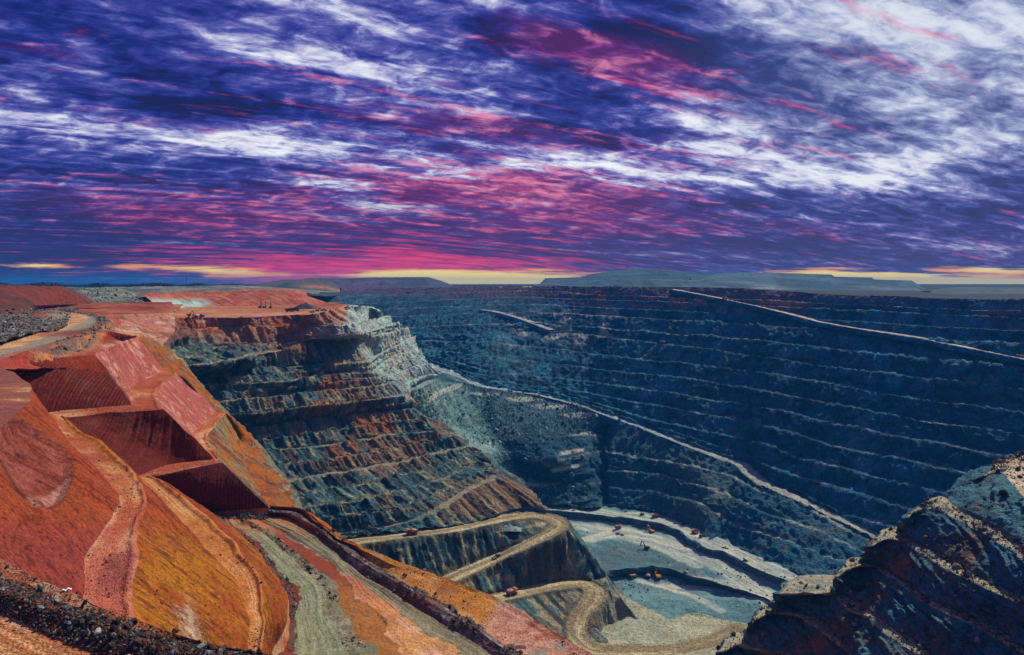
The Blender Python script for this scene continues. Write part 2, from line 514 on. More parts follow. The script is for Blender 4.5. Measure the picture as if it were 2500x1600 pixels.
# mineral colours; BLUE also holds a haze tint
RED = (0.25, 0.026, 0.008); DRED = (0.085, 0.009, 0.005); ORANGE = (0.40, 0.090, 0.014); OCHRE = (0.38, 0.130, 0.008)
PINK = (0.36, 0.095, 0.065); PALEP = (0.56, 0.27, 0.20); SAND = (0.54, 0.21, 0.065); MAROON = (0.11, 0.013, 0.015)
TEAL = (0.075, 0.165, 0.155); DTEAL = (0.022, 0.060, 0.070); BROWN = (0.18, 0.078, 0.028); RUST = (0.34, 0.095, 0.020)
PALEG = (0.40, 0.54, 0.46); GREYG = (0.26, 0.30, 0.22); OLIVE = (0.25, 0.245, 0.125); KHAKI = (0.50, 0.43, 0.22)
BLUE = (0.018, 0.095, 0.140); DBLUE = (0.006, 0.036, 0.066); PURP = (0.13, 0.065, 0.105); DARKR = (0.075, 0.060, 0.052)
FLOORC = (0.40, 0.50, 0.46)
# ================================================================== TERRAIN
# ---- far wall -------------------------------------------------------------
RAMP_BACK = [(930, 852, -182), (1000, 872, -192), (1060, 890, -205), (1110, 907, -214), (1150, 930, -226), (1200, 945, -236), (1310, 962, -256), (1440, 995, -285),
             (1600, 1052, -318), (1700, 1093, -336), (1775, 1117, -350), (1830, 1135, -357), (1880, 1180, -369), (1960, 1215, -381),
             (2060, 1265, -395), (2140, 1305, -405), (2300, 1390, -425), (2560, 1520, -458)]
RIM = [(700, 712, 2750), (930, 706, 2650), (1060, 704, 2500), (1140, 700, 2430), (1300, 700, 2260), (1509, 702, 2067), (1700, 703, 1940), (1822, 706, 1850), (1950, 716, 1770), (2120, 724, 1650),
       (2305, 730, 1520), (2560, 734, 1390)]
FW = [
 [(700, 728), (930, 722), (1100, 716), (1300, 710), (1370, 712), (1445, 721), (1600, 726), (1670, 729), (1800, 733), (1900, 736), (2000, 741), (2150, 747), (2300, 755), (2560, 762)],
 [(700, 745), (930, 741), (1100, 733), (1300, 726), (1508, 733), (1700, 740), (1800, 745), (1900, 749), (2050, 755), (2140, 759), (2400, 773), (2560, 779)],
 [(700, 762), (930, 757), (1100, 749), (1300, 743), (1412, 749), (1612, 758), (1800, 767), (1900, 773), (2100, 786), (2300, 798), (2560, 811)],
 [(700, 780), (930, 776), (1100, 769), (1300, 764), (1404, 768), (1508, 773), (1618, 780), (1800, 791), (1970, 802), (2100, 812), (2324, 830), (2446, 838), (2560, 846)],
 [(700, 803), (930, 803), (1100, 796), (1300, 790), (1400, 798), (1500, 804), (1616, 814), (1800, 829), (1900, 837), (2012, 850), (2112, 864), (2250, 877), (2400, 891), (2560, 909)],
 [(700, 825), (930, 824), (1100, 818), (1300, 812), (1441, 820), (1550, 831), (1700, 850), (1800, 866), (1900, 876), (1985, 889), (2090, 904), (2224, 919), (2400, 939), (2560, 962)],
 [(700, 838), (930, 836), (1020, 834), (1200, 836), (1300, 846), (1443, 864), (1547, 877), (1680, 889), (1800, 902), (1900, 916), (1975, 929), (2090, 948), (2187, 966), (2324, 984), (2486, 1007), (2560, 1018)],
 [(700, 842), (930, 842), (1020, 850), (1200, 872), (1300, 884), (1425, 897), (1560, 912), (1716, 929), (1800, 945), (1900, 960), (2010, 982), (2120, 1002), (2200, 1017), (2400, 1046), (2560, 1072)],
 [(700, 845), (930, 845), (1020, 862), (1200, 908), (1329, 921), (1466, 937), (1632, 959), (1775, 982), (1924, 1003), (1984, 1022), (2100, 1045), (2200, 1065), (2300, 1084), (2560, 1139)],
 [(700, 847), (930, 847), (1020, 868), (1200, 929), (1330, 945), (1450, 963), (1600, 990), (1720, 1010), (1812, 1027), (1912, 1052), (2049, 1092), (2200, 1122), (2300, 1145), (2560, 1210)],
 [(700, 849), (930, 849), (1020, 871), (1200, 938), (1330, 957), (1450, 984), (1600, 1028), (1700, 1050), (1812, 1070), (1900, 1095), (1937, 1115), (2074, 1147), (2200, 1177), (2300, 1205), (2560, 1280)],
 [(700, 850), (930, 850), (1020, 873), (1200, 941), (1330, 961), (1450, 990), (1600, 1042), (1700, 1072), (1825, 1110), (1874, 1137), (1950, 1165), (2100, 1206), (2200, 1236), (2300, 1268), (2560, 1350)],
 [(700, 851), (930, 851), (1020, 875), (1200, 943), (1330, 964), (1450, 994), (1600, 1049), (1700, 1087), (1780, 1115), (1830, 1128), (1880, 1165), (1960, 1203), (2060, 1254), (2200, 1288), (2300, 1325), (2560, 1430)],
]
for _L in FW + [RIM, RAMP_BACK]:
    _a, _b = _L[-2], _L[-1]
    _k = 420 / (_b[0] - _a[0])
    _L.append(tuple([2980, _b[1] + 0.8 * _k * (_b[1] - _a[1])] + ([_b[2] + (_b[2] - _a[2]) * _k * (0.55 if _b[2] > 0 else 0.35)] if len(_b) > 2 else [])))
_rx = np.array([p[0] for p in RIM]); _ry = np.array([p[1] for p in RIM]); _rd = np.array([p[2] for p in RIM])
_bx = np.array([p[0] for p in RAMP_BACK]); _by = np.array([p[1] for p in RAMP_BACK]); _bz = np.array([p[2] for p in RAMP_BACK])
_bx = np.concatenate([[700], _bx]); _by = np.concatenate([[848], _by]); _bz = np.concatenate([[-176], _bz])


def fw_depth(px, py):
    ty = np.interp(px, _rx, _ry); td = np.interp(px, _rx, _rd)
    by = np.interp(px, _bx, _by); bd = -np.interp(px, _bx, _bz) * F / (by - HY)
    t = np.clip((py - ty) / (by - ty), -0.2, 1.3)
    return 1.0 / ((1 - t) / td + t / bd)


def dens(L, n=140):
    a = np.array(L, float); x = np.linspace(a[0, 0], a[-1, 0], n)
    return np.stack([x] + [np.interp(x, a[:, 0], a[:, k]) for k in range(1, a.shape[1])], axis=1)


def hnorm(P):
    t = np.gradient(P, axis=0)[:, :2]; t /= np.linalg.norm(t, axis=1, keepdims=True)
    n = np.stack([t[:, 1], -t[:, 0]], axis=1)
    k = n * np.sign(-(n * P[:, :2]).sum(1))[:, None]
    return np.concatenate([k, np.zeros((len(P), 1))], axis=1)


def smooth1(a, k=5):
    w = np.ones(k) / k
    return np.stack([np.convolve(np.pad(a[:, i], k // 2, mode='edge'), w, mode='valid') for i in range(a.shape[1])], axis=1)


fw_lines = [LD(*dens(RIM))]
fw_segs = []
prev = dens(RIM)[:, 1]
for i, L in enumerate(FW):
    a = dens(L)
    by = np.interp(a[:, 0], _bx, _by)
    a[:, 1] = np.maximum(np.minimum(a[:, 1], by - 0.6 * (len(FW) - i)), prev + 0.5); prev = a[:, 1].copy()
    P = np.array([W(x, y, fw_depth(x, y)) for x, y in a])
    n = smooth1(hnorm(P), 9)
    w = 15.0 * np.clip((by - a[:, 1]) / 25.0, 0.05, 1)[:, None] if i > 5 else 15.0
    if i < 4:
        w = 12.0
    fw_lines += [P - n * w / 2, P + n * w / 2]
fw_ramp_back = np.array([W(x, y, z=z) for x, y, z in dens(list(zip(_bx, _by, _bz)))])
n_r = smooth1(hnorm(fw_ramp_back), 9)
RW = np.interp(dens(RIM)[:, 0], [700, 1000, 1050, 1090, 1150, 1200, 1260, 1700, 1790, 1850, 1990, 2560], [10, 24, 50, 66, 60, 34, 22, 22, 36, 38, 22, 24])[:, None]
fw_ramp_front = fw_ramp_back + n_r * RW
fw_lines += [fw_ramp_back, fw_ramp_front, fw_ramp_front - n_r * 3 + np.array([0, 0, -16.0])]
hts = [14, 12, 12, 14, 18, 18, 18, 20, 20, 20, 18, 16, 14, 10]
for i in range(len(FW)):
    fw_segs += [('face', max(6, int(hts[i] * 0.8))), ('berm', 3)]
fw_segs += [('face', 6), ('road', 5), ('skirt', 3)]


def fw_extra(I):
    P, A = I['P'], I['A']
    d = 1.6 * fbm(P, 60, 4, 3.1) + 1.2 * fbm(P, 14, 3, 8.2, ridged=True)
    al = P[..., 0] * 0.65 - P[..., 1] * 0.76
    rill = vnoise(al / 7.0, P[..., 2] / 60.0, I['id'] * 3.7 + 0 * P[..., 0])
    but = vnoise(al / 55.0, P[..., 2] / 400.0, I['id'] * 0.9 + 0 * P[..., 0])
    k = np.where((I['id'] < 8) & (I['kinds'] != 'road')[:, None], 0.6, 1.3) * np.where(I['kinds'] == 'skirt', 0.3, 1.0)[:, None]
    return A * k * (d + 1.0 * rill + 1.6 * but)


def fw_col(I):
    P = I['P2']; px, py = proj(P)
    n1 = fbm(P, 160, 4, 1.0); n2 = fbm(P, 22, 4, 5.0); n3 = fbm(P, 400, 3, 9.0)
    c = mix((0.026, 0.150, 0.215), (0.008, 0.058, 0.100), sstep(-0.3, 0.5, n1 + 0.5 * n2))  # blue of the distance haze put into the rock colour
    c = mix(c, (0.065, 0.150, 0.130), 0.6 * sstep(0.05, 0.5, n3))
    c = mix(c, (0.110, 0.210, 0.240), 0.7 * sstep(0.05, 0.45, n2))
    c = mix(c, (0.005, 0.020, 0.040), 0.7 * sstep(0.1, 0.5, fbm(P, 35, 4, 77.0, ridged=True) - 0.25))  # dark gaps: shade of clefts painted into the colour
    # oxidised cap of the wall, red where it is freshest
    cap = sstep(-62, -28, P[..., 2] + 14 * n1)
    c = mix(c, PURP, 0.75 * cap)
    band = np.exp(-((I['id'] - 2.2) / 1.6) ** 2) * sstep(1320, 1450, px) * (1 - sstep(1850, 2050, px))
    band2 = np.exp(-((I['id'] - 2.6) / 1.0) ** 2) * sstep(2100, 2200, px)
    c = mix(c, (0.56, 0.19, 0.11), np.clip(0.9 * band * sstep(-0.35, 0.3, n2 + n1), 0, 1))
    c = mix(c, (0.52, 0.10, 0.06), np.clip(0.85 * band2 * sstep(-0.5, 0.2, n1 + 0.4 * n2), 0, 1))
    berm = (I['kinds'] == 'berm')[:, None] * 1.0
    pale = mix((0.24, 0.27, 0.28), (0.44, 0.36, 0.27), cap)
    c = mix(c, pale, np.where(I['id'] > 9, 0.5, 0.8) * berm * sstep(-0.15, 0.3, n2 + 0.9 * n1 - 0.2 * (I['id'] > 9)) * np.ones_like(n1))  # lower berms less pale: shade below the faces put into the colour
    # broken pale rubble on the left of the wall
    rub = sstep(1180, 1300, px) * (1 - sstep(1480, 1580, px)) * sstep(745, 775, py) * (1 - sstep(838, 856, py)) * sstep(0.02, 0.25, fbm(P, 30, 4, 21.0))
    c = mix(c, (0.34, 0.36, 0.30), 0.8 * rub)
    road = (I['kinds'] == 'road')[:, None] * np.ones_like(n1)
    rc = mix((0.36, 0.44, 0.40), (0.46, 0.45, 0.33), sstep(1500, 1900, px))
    c = mix(c, rc, road * (0.75 + 0.25 * n2))
    return c


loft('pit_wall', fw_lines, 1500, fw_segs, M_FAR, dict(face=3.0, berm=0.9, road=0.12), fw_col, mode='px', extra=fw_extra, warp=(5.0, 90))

# ---- thin ramp crossing the upper far wall ----------------------------------
HR = [(1640, 707), (1670, 712), (1700, 717.5), (1770, 731), (1850, 748), (1950, 773), (2000, 786), (2060, 797), (2150, 811), (2240, 824), (2300, 837), (2400, 857), (2500, 877), (2570, 891)]
hr = dens(HR, 160)
hr_c = np.array([W(x, y, fw_depth(x, y) - 9) for x, y in hr])
hr_n = smooth1(hnorm(hr_c), 9)
hr_back = hr_c - hr_n * 16 + np.array([0, 0, 1.0]); hr_front = hr_c + hr_n * np.interp(hr[:, 0], [1640, 2000, 2235, 2260, 2570], [7, 8, 13, 8, 8])[:, None]
hr_foot = hr_front + hr_n * 7 + np.array([0, 0, -9.0]); hr_in = hr_foot - hr_n * 40 + np.array([0, 0, -6])


def hr_col(I):
    P = I['P2']; n = fbm(P, 20, 3, 5.0)
    rd = mix((0.50, 0.42, 0.34), (0.62, 0.52, 0.36), sstep(-0.3, 0.3, n))
    f = (I['id'] >= 1)[:, None] * np.ones_like(n) if I['id'].ndim == 1 else (I['id'] >= 1) * np.ones_like(n)
    return mix(rd, mix((0.030, 0.140, 0.200), (0.010, 0.060, 0.100), sstep(-0.3, 0.3, n)), f)


loft('haul_road', [hr_back, hr_front, hr_foot, hr_in], 700, [('road', 4), ('face', 6), ('face', 2)], M_FAR, {}, hr_col, mode='px',
     extra=lambda I: (I['id'] >= 1) * 1.2 * fbm(I['P'], 12, 4, 6.0, ridged=True))

# short pale track curving down the left of the far wall
H2 = [(1172, 757), (1200, 760), (1230, 766), (1262, 775), (1290, 785), (1318, 796), (1345, 806)]
h2 = dens(H2, 60)
h2_c = np.array([W(x, y, fw_depth(x, y) - 14) for x, y in h2]); h2_n = smooth1(hnorm(h2_c), 9)
h2_w = np.interp(h2[:, 0], [1172, 1230, 1345], [4, 13, 9])[:, None]
h2_f = h2_c + h2_n * h2_w
loft('haul_road', [h2_c - h2_n * 14 + np.array([0, 0, 1.0]), h2_f, h2_f + h2_n * 7 + np.array([0, 0, -9.0]), h2_f - h2_n * 30 + np.array([0, 0, -15.0])], 200, [('road', 4), ('face', 6), ('face', 2)], M_FAR, {},
     lambda I: mix(hr_col(I), (0.10, 0.24, 0.28), 0.35 + 0 * I['P'][..., 0]), mode='px', extra=lambda I: (I['id'] >= 1) * 1.2 * fbm(I['P'], 12, 4, 6.0, ridged=True))

# ---- wall below the lower ramp --------------------------------------------
LW = [
 [(1420, 1080), (1470, 1105), (1600, 1127), (1712, 1143), (1787, 1163), (1837, 1193), (1900, 1217), (2020, 1268), (2100, 1305), (2180, 1340)],
 [(1420, 1140), (1470, 1150), (1600, 1158), (1687, 1181), (1775, 1210), (1837, 1244), (1937, 1280), (2012, 1308), (2090, 1342), (2180, 1385)],
 [(1420, 1180), (1470, 1189), (1600, 1204), (1700, 1229), (1740, 1245), (1765, 1266), (1800, 1284), (1874, 1307), (1950, 1334), (2024, 1362), (2080, 1385), (2180, 1430)],
]
LWB = [(1420, 1228, -438), (1500, 1240, -440), (1600, 1250, -440), (1680, 1280, -440), (1730, 1318, -440), (1760, 1318, -440), (1821, 1348, -440), (1892, 1377, -440), (1962, 1407, -440), (2060, 1440, -440), (2180, 1490, -440)]
_ix = dens(RIM)[:, 0]
_fpx, _fpy = proj(fw_ramp_front)
_lx = np.linspace(1440, 2180, 90)
_o = np.argsort(_fpx)
_fy = np.interp(_lx, _fpx[_o], _fpy[_o]); _fd = np.interp(_lx, _fpx[_o], fw_ramp_front[_o, 1])
_b = dens(LWB, 90); _bd = -_b[:, 2] * F / (_b[:, 1] - HY)
lw_lines = [np.array([W(x, y, d) for x, y, d in zip(_lx, _fy, _fd)])]
lw_segs = []
prev = _fy
for i, L in enumerate(LW):
    a = dens(L, 90)
    a[:, 1] = np.maximum(a[:, 1], prev + 4); prev = a[:, 1].copy()
    t = np.clip((a[:, 1] - _fy) / (_b[:, 1] - _fy), 0, 1)
    dd = 1 / ((1 - t) / _fd + t / _bd)
    P = np.array([W(x, y, d) for (x, y), d in zip(a, dd)])
    n = smooth1(hnorm(P), 9)
    lw_lines += [P - n * 6, P + n * 5]
    lw_segs += [('face', 14), ('berm', 4)]
lw_lines.append(np.array([W(x, y, d) for (x, y, z), d in zip(_b, _bd)]))
lw_segs += [('face', 16)]
for q_ in lw_lines:
    for i_ in range(8):
        k_ = (8 - i_) / 8.0
        q_[i_] = q_[8] + np.array([-3.0 * k_, 110.0 * k_, 0])


def lw_extra(I):
    I2 = dict(I); I2['id'] = I['id'] + 20
    return fw_extra(I2)


def lw_col(I):
    P = I['P2']
    n1 = fbm(P, 120, 4, 31.0); n2 = fbm(P, 18, 4, 15.0)
    c = mix(BLUE, (0.060, 0.110, 0.105), sstep(-0.3, 0.4, n1))  # same haze blue put into this wall's colour
    c = mix(c, (0.12, 0.125, 0.125), 0.6 * sstep(0.0, 0.5, n2))
    berm = (I['kinds'] == 'berm')[:, None] * np.ones_like(n1)
    return mix(c, (0.33, 0.34, 0.27), 0.65 * berm * sstep(-0.4, 0.2, n2))


loft('pit_wall', lw_lines, 520, lw_segs, M_FAR, dict(face=3.2, berm=1.4), lw_col, mode='len3', extra=lw_extra, warp=(4.0, 60))

# ---- rubble slope and cliffs at the pit's head ------------------------------
_rpx, _rpy = proj(fw_ramp_front)
_ro = np.argsort(_rpx)
_sx = np.array([1170, 1200, 1250, 1310, 1370, 1420, 1460, 1500.0])
S0 = np.concatenate([LZ([-172, -184, -190, -198, -212], (975, 946), (1005, 952), (1050, 938), (1089, 924), (1120, 932)),
                     np.array([[np.interp(x, _rpx[_ro], fw_ramp_front[_ro, k]) for k in range(3)] for x in _sx])])
SB = S0 + np.array([-12, 45, 6.0]); SB[5:] = S0[5:] + np.array([0, 20, -3.0])
S1 = LZ([-225, -240, -262, -292, -318, -326, -332, -333, -335, -345], (985, 1010), (1010, 1015), (1060, 1025), (1120, 1045), (1180, 1066), (1230, 1072), (1330, 1080), (1400, 1068), (1450, 1062), (1500, 1070))
S2 = LZ([-255, -270, -300, -338, -347, -352, -355, -358, -365], (1000, 1045), (1040, 1060), (1120, 1090), (1190, 1108), (1235, 1103), (1300, 1118), (1350, 1128), (1430, 1108), (1500, 1120))
S3 = LZ([-285, -320, -365, -392, -398, -402, -405, -405, -408], (1020, 1090), (1080, 1115), (1160, 1150), (1220, 1172), (1270, 1172), (1330, 1178), (1400, 1180), (1450, 1182), (1500, 1190))
S4_ = LZ([-330, -385, -418, -432, -436, -438, -440, -440], (1050, 1150), (1130, 1180), (1200, 1207), (1260, 1222), (1300, 1229), (1400, 1240), (1450, 1244), (1500, 1248))


S4 = S4_
for L_ in (SB, S0, S1, S2, S3, S4):
    L_[-1] = L_[-1] + np.array([10.0, 90.0, 0.0])


def s_extra(I):
    P = I['P']; px, py = proj(P)
    cl = sstep(1190, 1260, px)
    rough = 2.2 * fbm(P, 26, 5, 2.0, gain=0.6) + 1.2 * fbm(P, 7, 3, 4.0, ridged=True)
    slabs = 7 * sstep(1190, 1250, px) * (fbm(P, 46, 3, 7.3, ridged=True, stretch=(1, 1, .5)) + np.round(2.5 * fbm(P, 38, 2, 9.3, stretch=(1, 1, .6))) / 2.0) * (I['id'] > 1)
    e = np.minimum(1, np.minimum(I['u'] * 12, 1.0)) * np.ones_like(px)
    return (1.6 * rough * (1 - 0.3 * cl) + slabs) * e * (I['id'] > 0)


def s_col(I):
    P = I['P2']; px, py = proj(P)
    n1 = fbm(P, 80, 4, 41.0); n2 = fbm(P, 12, 4, 45.0, gain=0.65)
    pale = poly2(px + 22 * n1 + 10 * n2, py + 14 * n1, [(940, 915), (1120, 930), (1150, 985), (1195, 1060), (1235, 1130), (1300, 1222), (1170, 1230), (940, 1020)], 9)
    dkf = mix((0.022, 0.075, 0.095), (0.070, 0.155, 0.165), sstep(-0.3, 0.3, n1 + 0.5 * n2))
    dkf = mix(dkf, (0.20, 0.30, 0.29), 0.6 * sstep(0.18, 0.36, n2))
    plf = mix((0.13, 0.25, 0.22), (0.27, 0.40, 0.34), sstep(-0.25, 0.3, n2 + 0.6 * n1))
    plf = mix(plf, (0.06, 0.12, 0.13), 0.75 * sstep(0.1, 0.4, fbm(P, 22, 4, 47.0)))
    c = mix(dkf, plf, pale)
    c = mix(c, (0.26, 0.22, 0.21), 0.5 * sstep(0.15, 0.5, n1) * pale)
    cl = poly2(px + 10 * n2, py + 10 * n1, [(1222, 1070), (1330, 1084), (1375, 1066), (1470, 1040), (1540, 1060), (1540, 1260), (1420, 1192), (1270, 1168), (1240, 1112)], 5)
    c = mix(c, mix((0.010, 0.055, 0.090), (0.040, 0.105, 0.135), sstep(0, 0.5, n2)), cl * 0.95)
    pads = 0
    for pl in ([(1228, 972), (1290, 969), (1325, 976), (1290, 981), (1240, 979)], [(1290, 992), (1335, 985), (1390, 989), (1375, 999), (1320, 998)], [(1366, 1012), (1420, 1006), (1462, 1012), (1430, 1021), (1390, 1020)],
               [(1030, 980), (1060, 958), (1110, 938), (1130, 938), (1120, 948), (1075, 965), (1050, 985)], [(1140, 960), (1180, 958), (1230, 962), (1180, 968)],
               [(1358, 1106), (1395, 1098), (1426, 1096), (1424, 1102), (1365, 1113)], [(1343, 1147), (1380, 1138), (1416, 1134), (1412, 1141), (1350, 1155)], [(1270, 1176), (1330, 1182), (1370, 1180), (1330, 1190), (1275, 1186)], [(1385, 1064), (1440, 1053), (1482, 1070), (1440, 1062)]):
        pads = pads + poly2(px, py, pl, 3)
    c = mix(c, mix((0.46, 0.50, 0.42), (0.56, 0.50, 0.36), sstep(-0.2, 0.3, n1)), np.clip(pads, 0, 1) * 0.9)
    led = np.exp(-((I['v'] - 0.0) / 0.12) ** 2) * ((I['id'] == 3) | (I['id'] == 4))
    c = mix(c, (0.26, 0.31, 0.26), 0.6 * led * sstep(-0.3, 0.2, n2))
    return c


loft('rubble_slope', [SB, S0, S1, S2, S3, S4], 460, [('f', 6), ('f', 80), ('f', 40), ('f', 50), ('f', 40)], M_MID, {}, s_col, extra=s_extra, warp=(4.0, 40))
for q_ in SURF['rubble_slope']: pass
# ---- middle wall ----------------------------------------------------------
def two(A, B, zA, zB=None):
    zB = zA if zB is None else zB
    a = LZ(zA, *A); b = LZ(zB, *([A[-1]] + list(B)))
    b[0] = a[-1]
    return [a, b]


def hid(A, z, back=(30, 110), n=3):
    """a level line that turns away out of sight behind the nose after its last point."""
    a = LZ(z, *A); e = a[-1]
    b = np.array([e + np.array([back[0] * k / n * 1.0, back[1] * k / n, 0]) * 1.0 for k in range(n + 1)])
    return [a, b]


MW = []
MW.append(('M0', two([(232, 772), (300, 771), (400, 773), (440, 778), (505, 776), (590, 776), (712, 770), (764, 768), (800, 760)], [(830, 752), (870, 749), (905, 752), (925, 758)],
                     [-42, -43, -46, -50, -50, -50, -49, -46, -43], [-43, -40, -40, -43, -46])))
MW.append(('M1', two([(250, 815), (330, 815), (400, 809), (505, 803), (650, 798), (755, 794), (785, 795), (815, 796)], [(860, 792), (893, 783), (925, 776), (948, 771)],
                     [-65, -65, -65, -65, -64, -63, -63, -62.5], [-62.5, -62, -62, -62, -62])))
MW.append(('M2', two([(330, 866), (385, 862), (413, 855), (525, 847), (640, 841), (707, 835), (760, 829), (830, 821)], [(880, 814), (930, 800), (970, 789)],
                     [-88, -88, -88, -88, -88, -87, -82, -77], [-77, -75, -75, -74])))
MW.append(('M3', two([(400, 899), (470, 895), (525, 889), (566, 882), (597, 876), (624, 866), (670, 858), (732, 847), (784, 835), (801, 831), (861, 827)], [(900, 822), (937, 815), (990, 801)],
                     [-105, -104, -102, -101, -99.5, -98, -96, -91.5, -88, -86.5, -84], [-84, -84, -86, -88])))
MW.append(('M4', two([(420, 912), (470, 909), (545, 909), (670, 899), (753, 894), (857, 888), (897, 884)], [(920, 868), (945, 854), (1008, 822)], -118, [-118, -117, -113, -105])))
MW.append(('M5', two([(480, 944), (600, 937), (707, 930), (764, 921), (826, 915), (905, 909)], [(935, 888), (977, 869), (1024, 854)], -132, [-132, -131, -126, -122])))
MW.append(('M6', two([(520, 983), (566, 978), (650, 970), (774, 955), (900, 944), (950, 936), (983, 932)], [(975, 912), (1000, 901), (1049, 890)], -150, [-150, -149, -146, -142])))
MW.append(('M6b', two([(560, 1013), (607, 1010), (700, 998), (833, 985), (950, 970), (992, 966)], [(985, 948), (1005, 930), (1078, 911)], -166, [-166, -165, -162, -155])))
MW.append(('M7', hid([(560, 1047), (607, 1043), (700, 1031), (833, 1016), (950, 1004), (1015, 998)], -186, (-70, 170))))
MW.append(('M8', hid([(600, 1110), (670, 1101), (800, 1086), (900, 1070), (980, 1060), (1062, 1052)], -214, (-70, 170))))
MW.append(('M9', hid([(660, 1190), (723, 1172), (866, 1148), (1000, 1123), (1082, 1104), (1140, 1089)], -240, (-60, 170))))
MW.append(('M10', hid([(700, 1252), (766, 1237), (866, 1223), (916, 1214), (1010, 1190), (1090, 1165), (1160, 1135)], -258, (-50, 160))))
MW.append(('M11', hid([(760, 1310), (880, 1296), (949, 1284), (1019, 1269), (1066, 1247), (1115, 1217), (1165, 1187), (1218, 1161)], [-286, -283, -280, -276, -272, -268, -264, -261], (-40, 160))))
MW.append(('M12', hid([(790, 1328), (860, 1318), (1005, 1298), (1115, 1284), (1198, 1265), (1250, 1246), (1290, 1238), (1335, 1250)],
                      [-279, -279, -283, -286, -288, -288, -287, -290], (-30, 140))))
def between(a, b, t=0.5):
    return [resample(x, 60) * (1 - t) + resample(y, 60) * t for x, y in zip(a, b)]


for nm_, L_ in MW[2:]:
    d_ = L_[0][0] - L_[0][1]
    L_[0] = np.concatenate([(L_[0][0] + d_ / np.linalg.norm(d_) * 110.0)[None], L_[0]])
MW2 = []
for k, (nm, L) in enumerate(MW):
    MW2.append((nm, L))
    if nm in ('M2', 'M4', 'M5', 'M6b', 'M7', 'M8', 'M9', 'M10'):
        MW2.append((nm + 'h', between(L, MW[k + 1][1], 0.52)))
MW = MW2
mw_lines, mw_segs = [], []
BW = dict(M0=0, M1=7, M2=7, M3=9, M4=9, M5=7, M6=9, M6b=6, M7=9, M8=9, M9=13, M10=7, M11=11, M12=0)
HT = dict(M0=30, M1=26, M2=24, M3=26, M4=24, M5=28, M6=18, M6b=26, M7=36, M8=40, M9=36, M10=34, M11=22)
for k, (nm, L) in enumerate(MW):
    w = BW.get(nm, 3.6)
    if w:
        A = [resample(sgm, 60) for sgm in L]
        full = smooth1(np.concatenate([A[0], A[1][1:]]), 3)
        n = smooth1(hnorm(full), 7)
        t1 = full - n * w * 0.5; t2 = full + n * w * 0.5
        mw_lines += [[t1[:60], t1[59:]], [t2[:60], t2[59:]]]
        mw_segs += [('berm' if nm in BW else 'ledge', 4)]
    else:
        mw_lines.append(L)
    if k < len(MW) - 1:
        half = nm + 'h' in dict(MW) or nm.endswith('h')
        mw_segs.append(('face', HT[nm.rstrip('h')] // (2 if half else 1) + (4 if half else 0)))


def mw_extra(I):
    P, A = I['P'], I['A']
    idf = I['id'] * 1.37 + 0 * P[..., 0]
    al = P[..., 0] * 0.66 + P[..., 1] * 0.75
    rill = vnoise(al / 3.4, P[..., 2] / 40.0, idf)
    rill2 = vnoise(al / 8.5, P[..., 2] / 70.0, idf + 9)
    step = np.round(2.2 * fbm(np.stack([al, P[..., 2] * 0.2, idf * 20], -1), 26, 2, 1.0)) / 1.6
    d = 0.9 * fbm(P, 17, 4, 13.1, ridged=True) + 0.8 * fbm(P, 5, 3, 18.2, gain=0.65) + 0.9 * rill + 1.1 * rill2 + 1.5 * step
    face = (I['kinds'] == 'face')[:, None]
    talus = face * np.exp(-((1 - I['v']) / 0.20) ** 2) * (1.6 + 2.6 * fbm(P, 6, 3, 19.0))
    return A * (d * (1 - 0.5 * face * np.exp(-((1 - I['v']) / 0.15) ** 2))) + 1.3 * talus


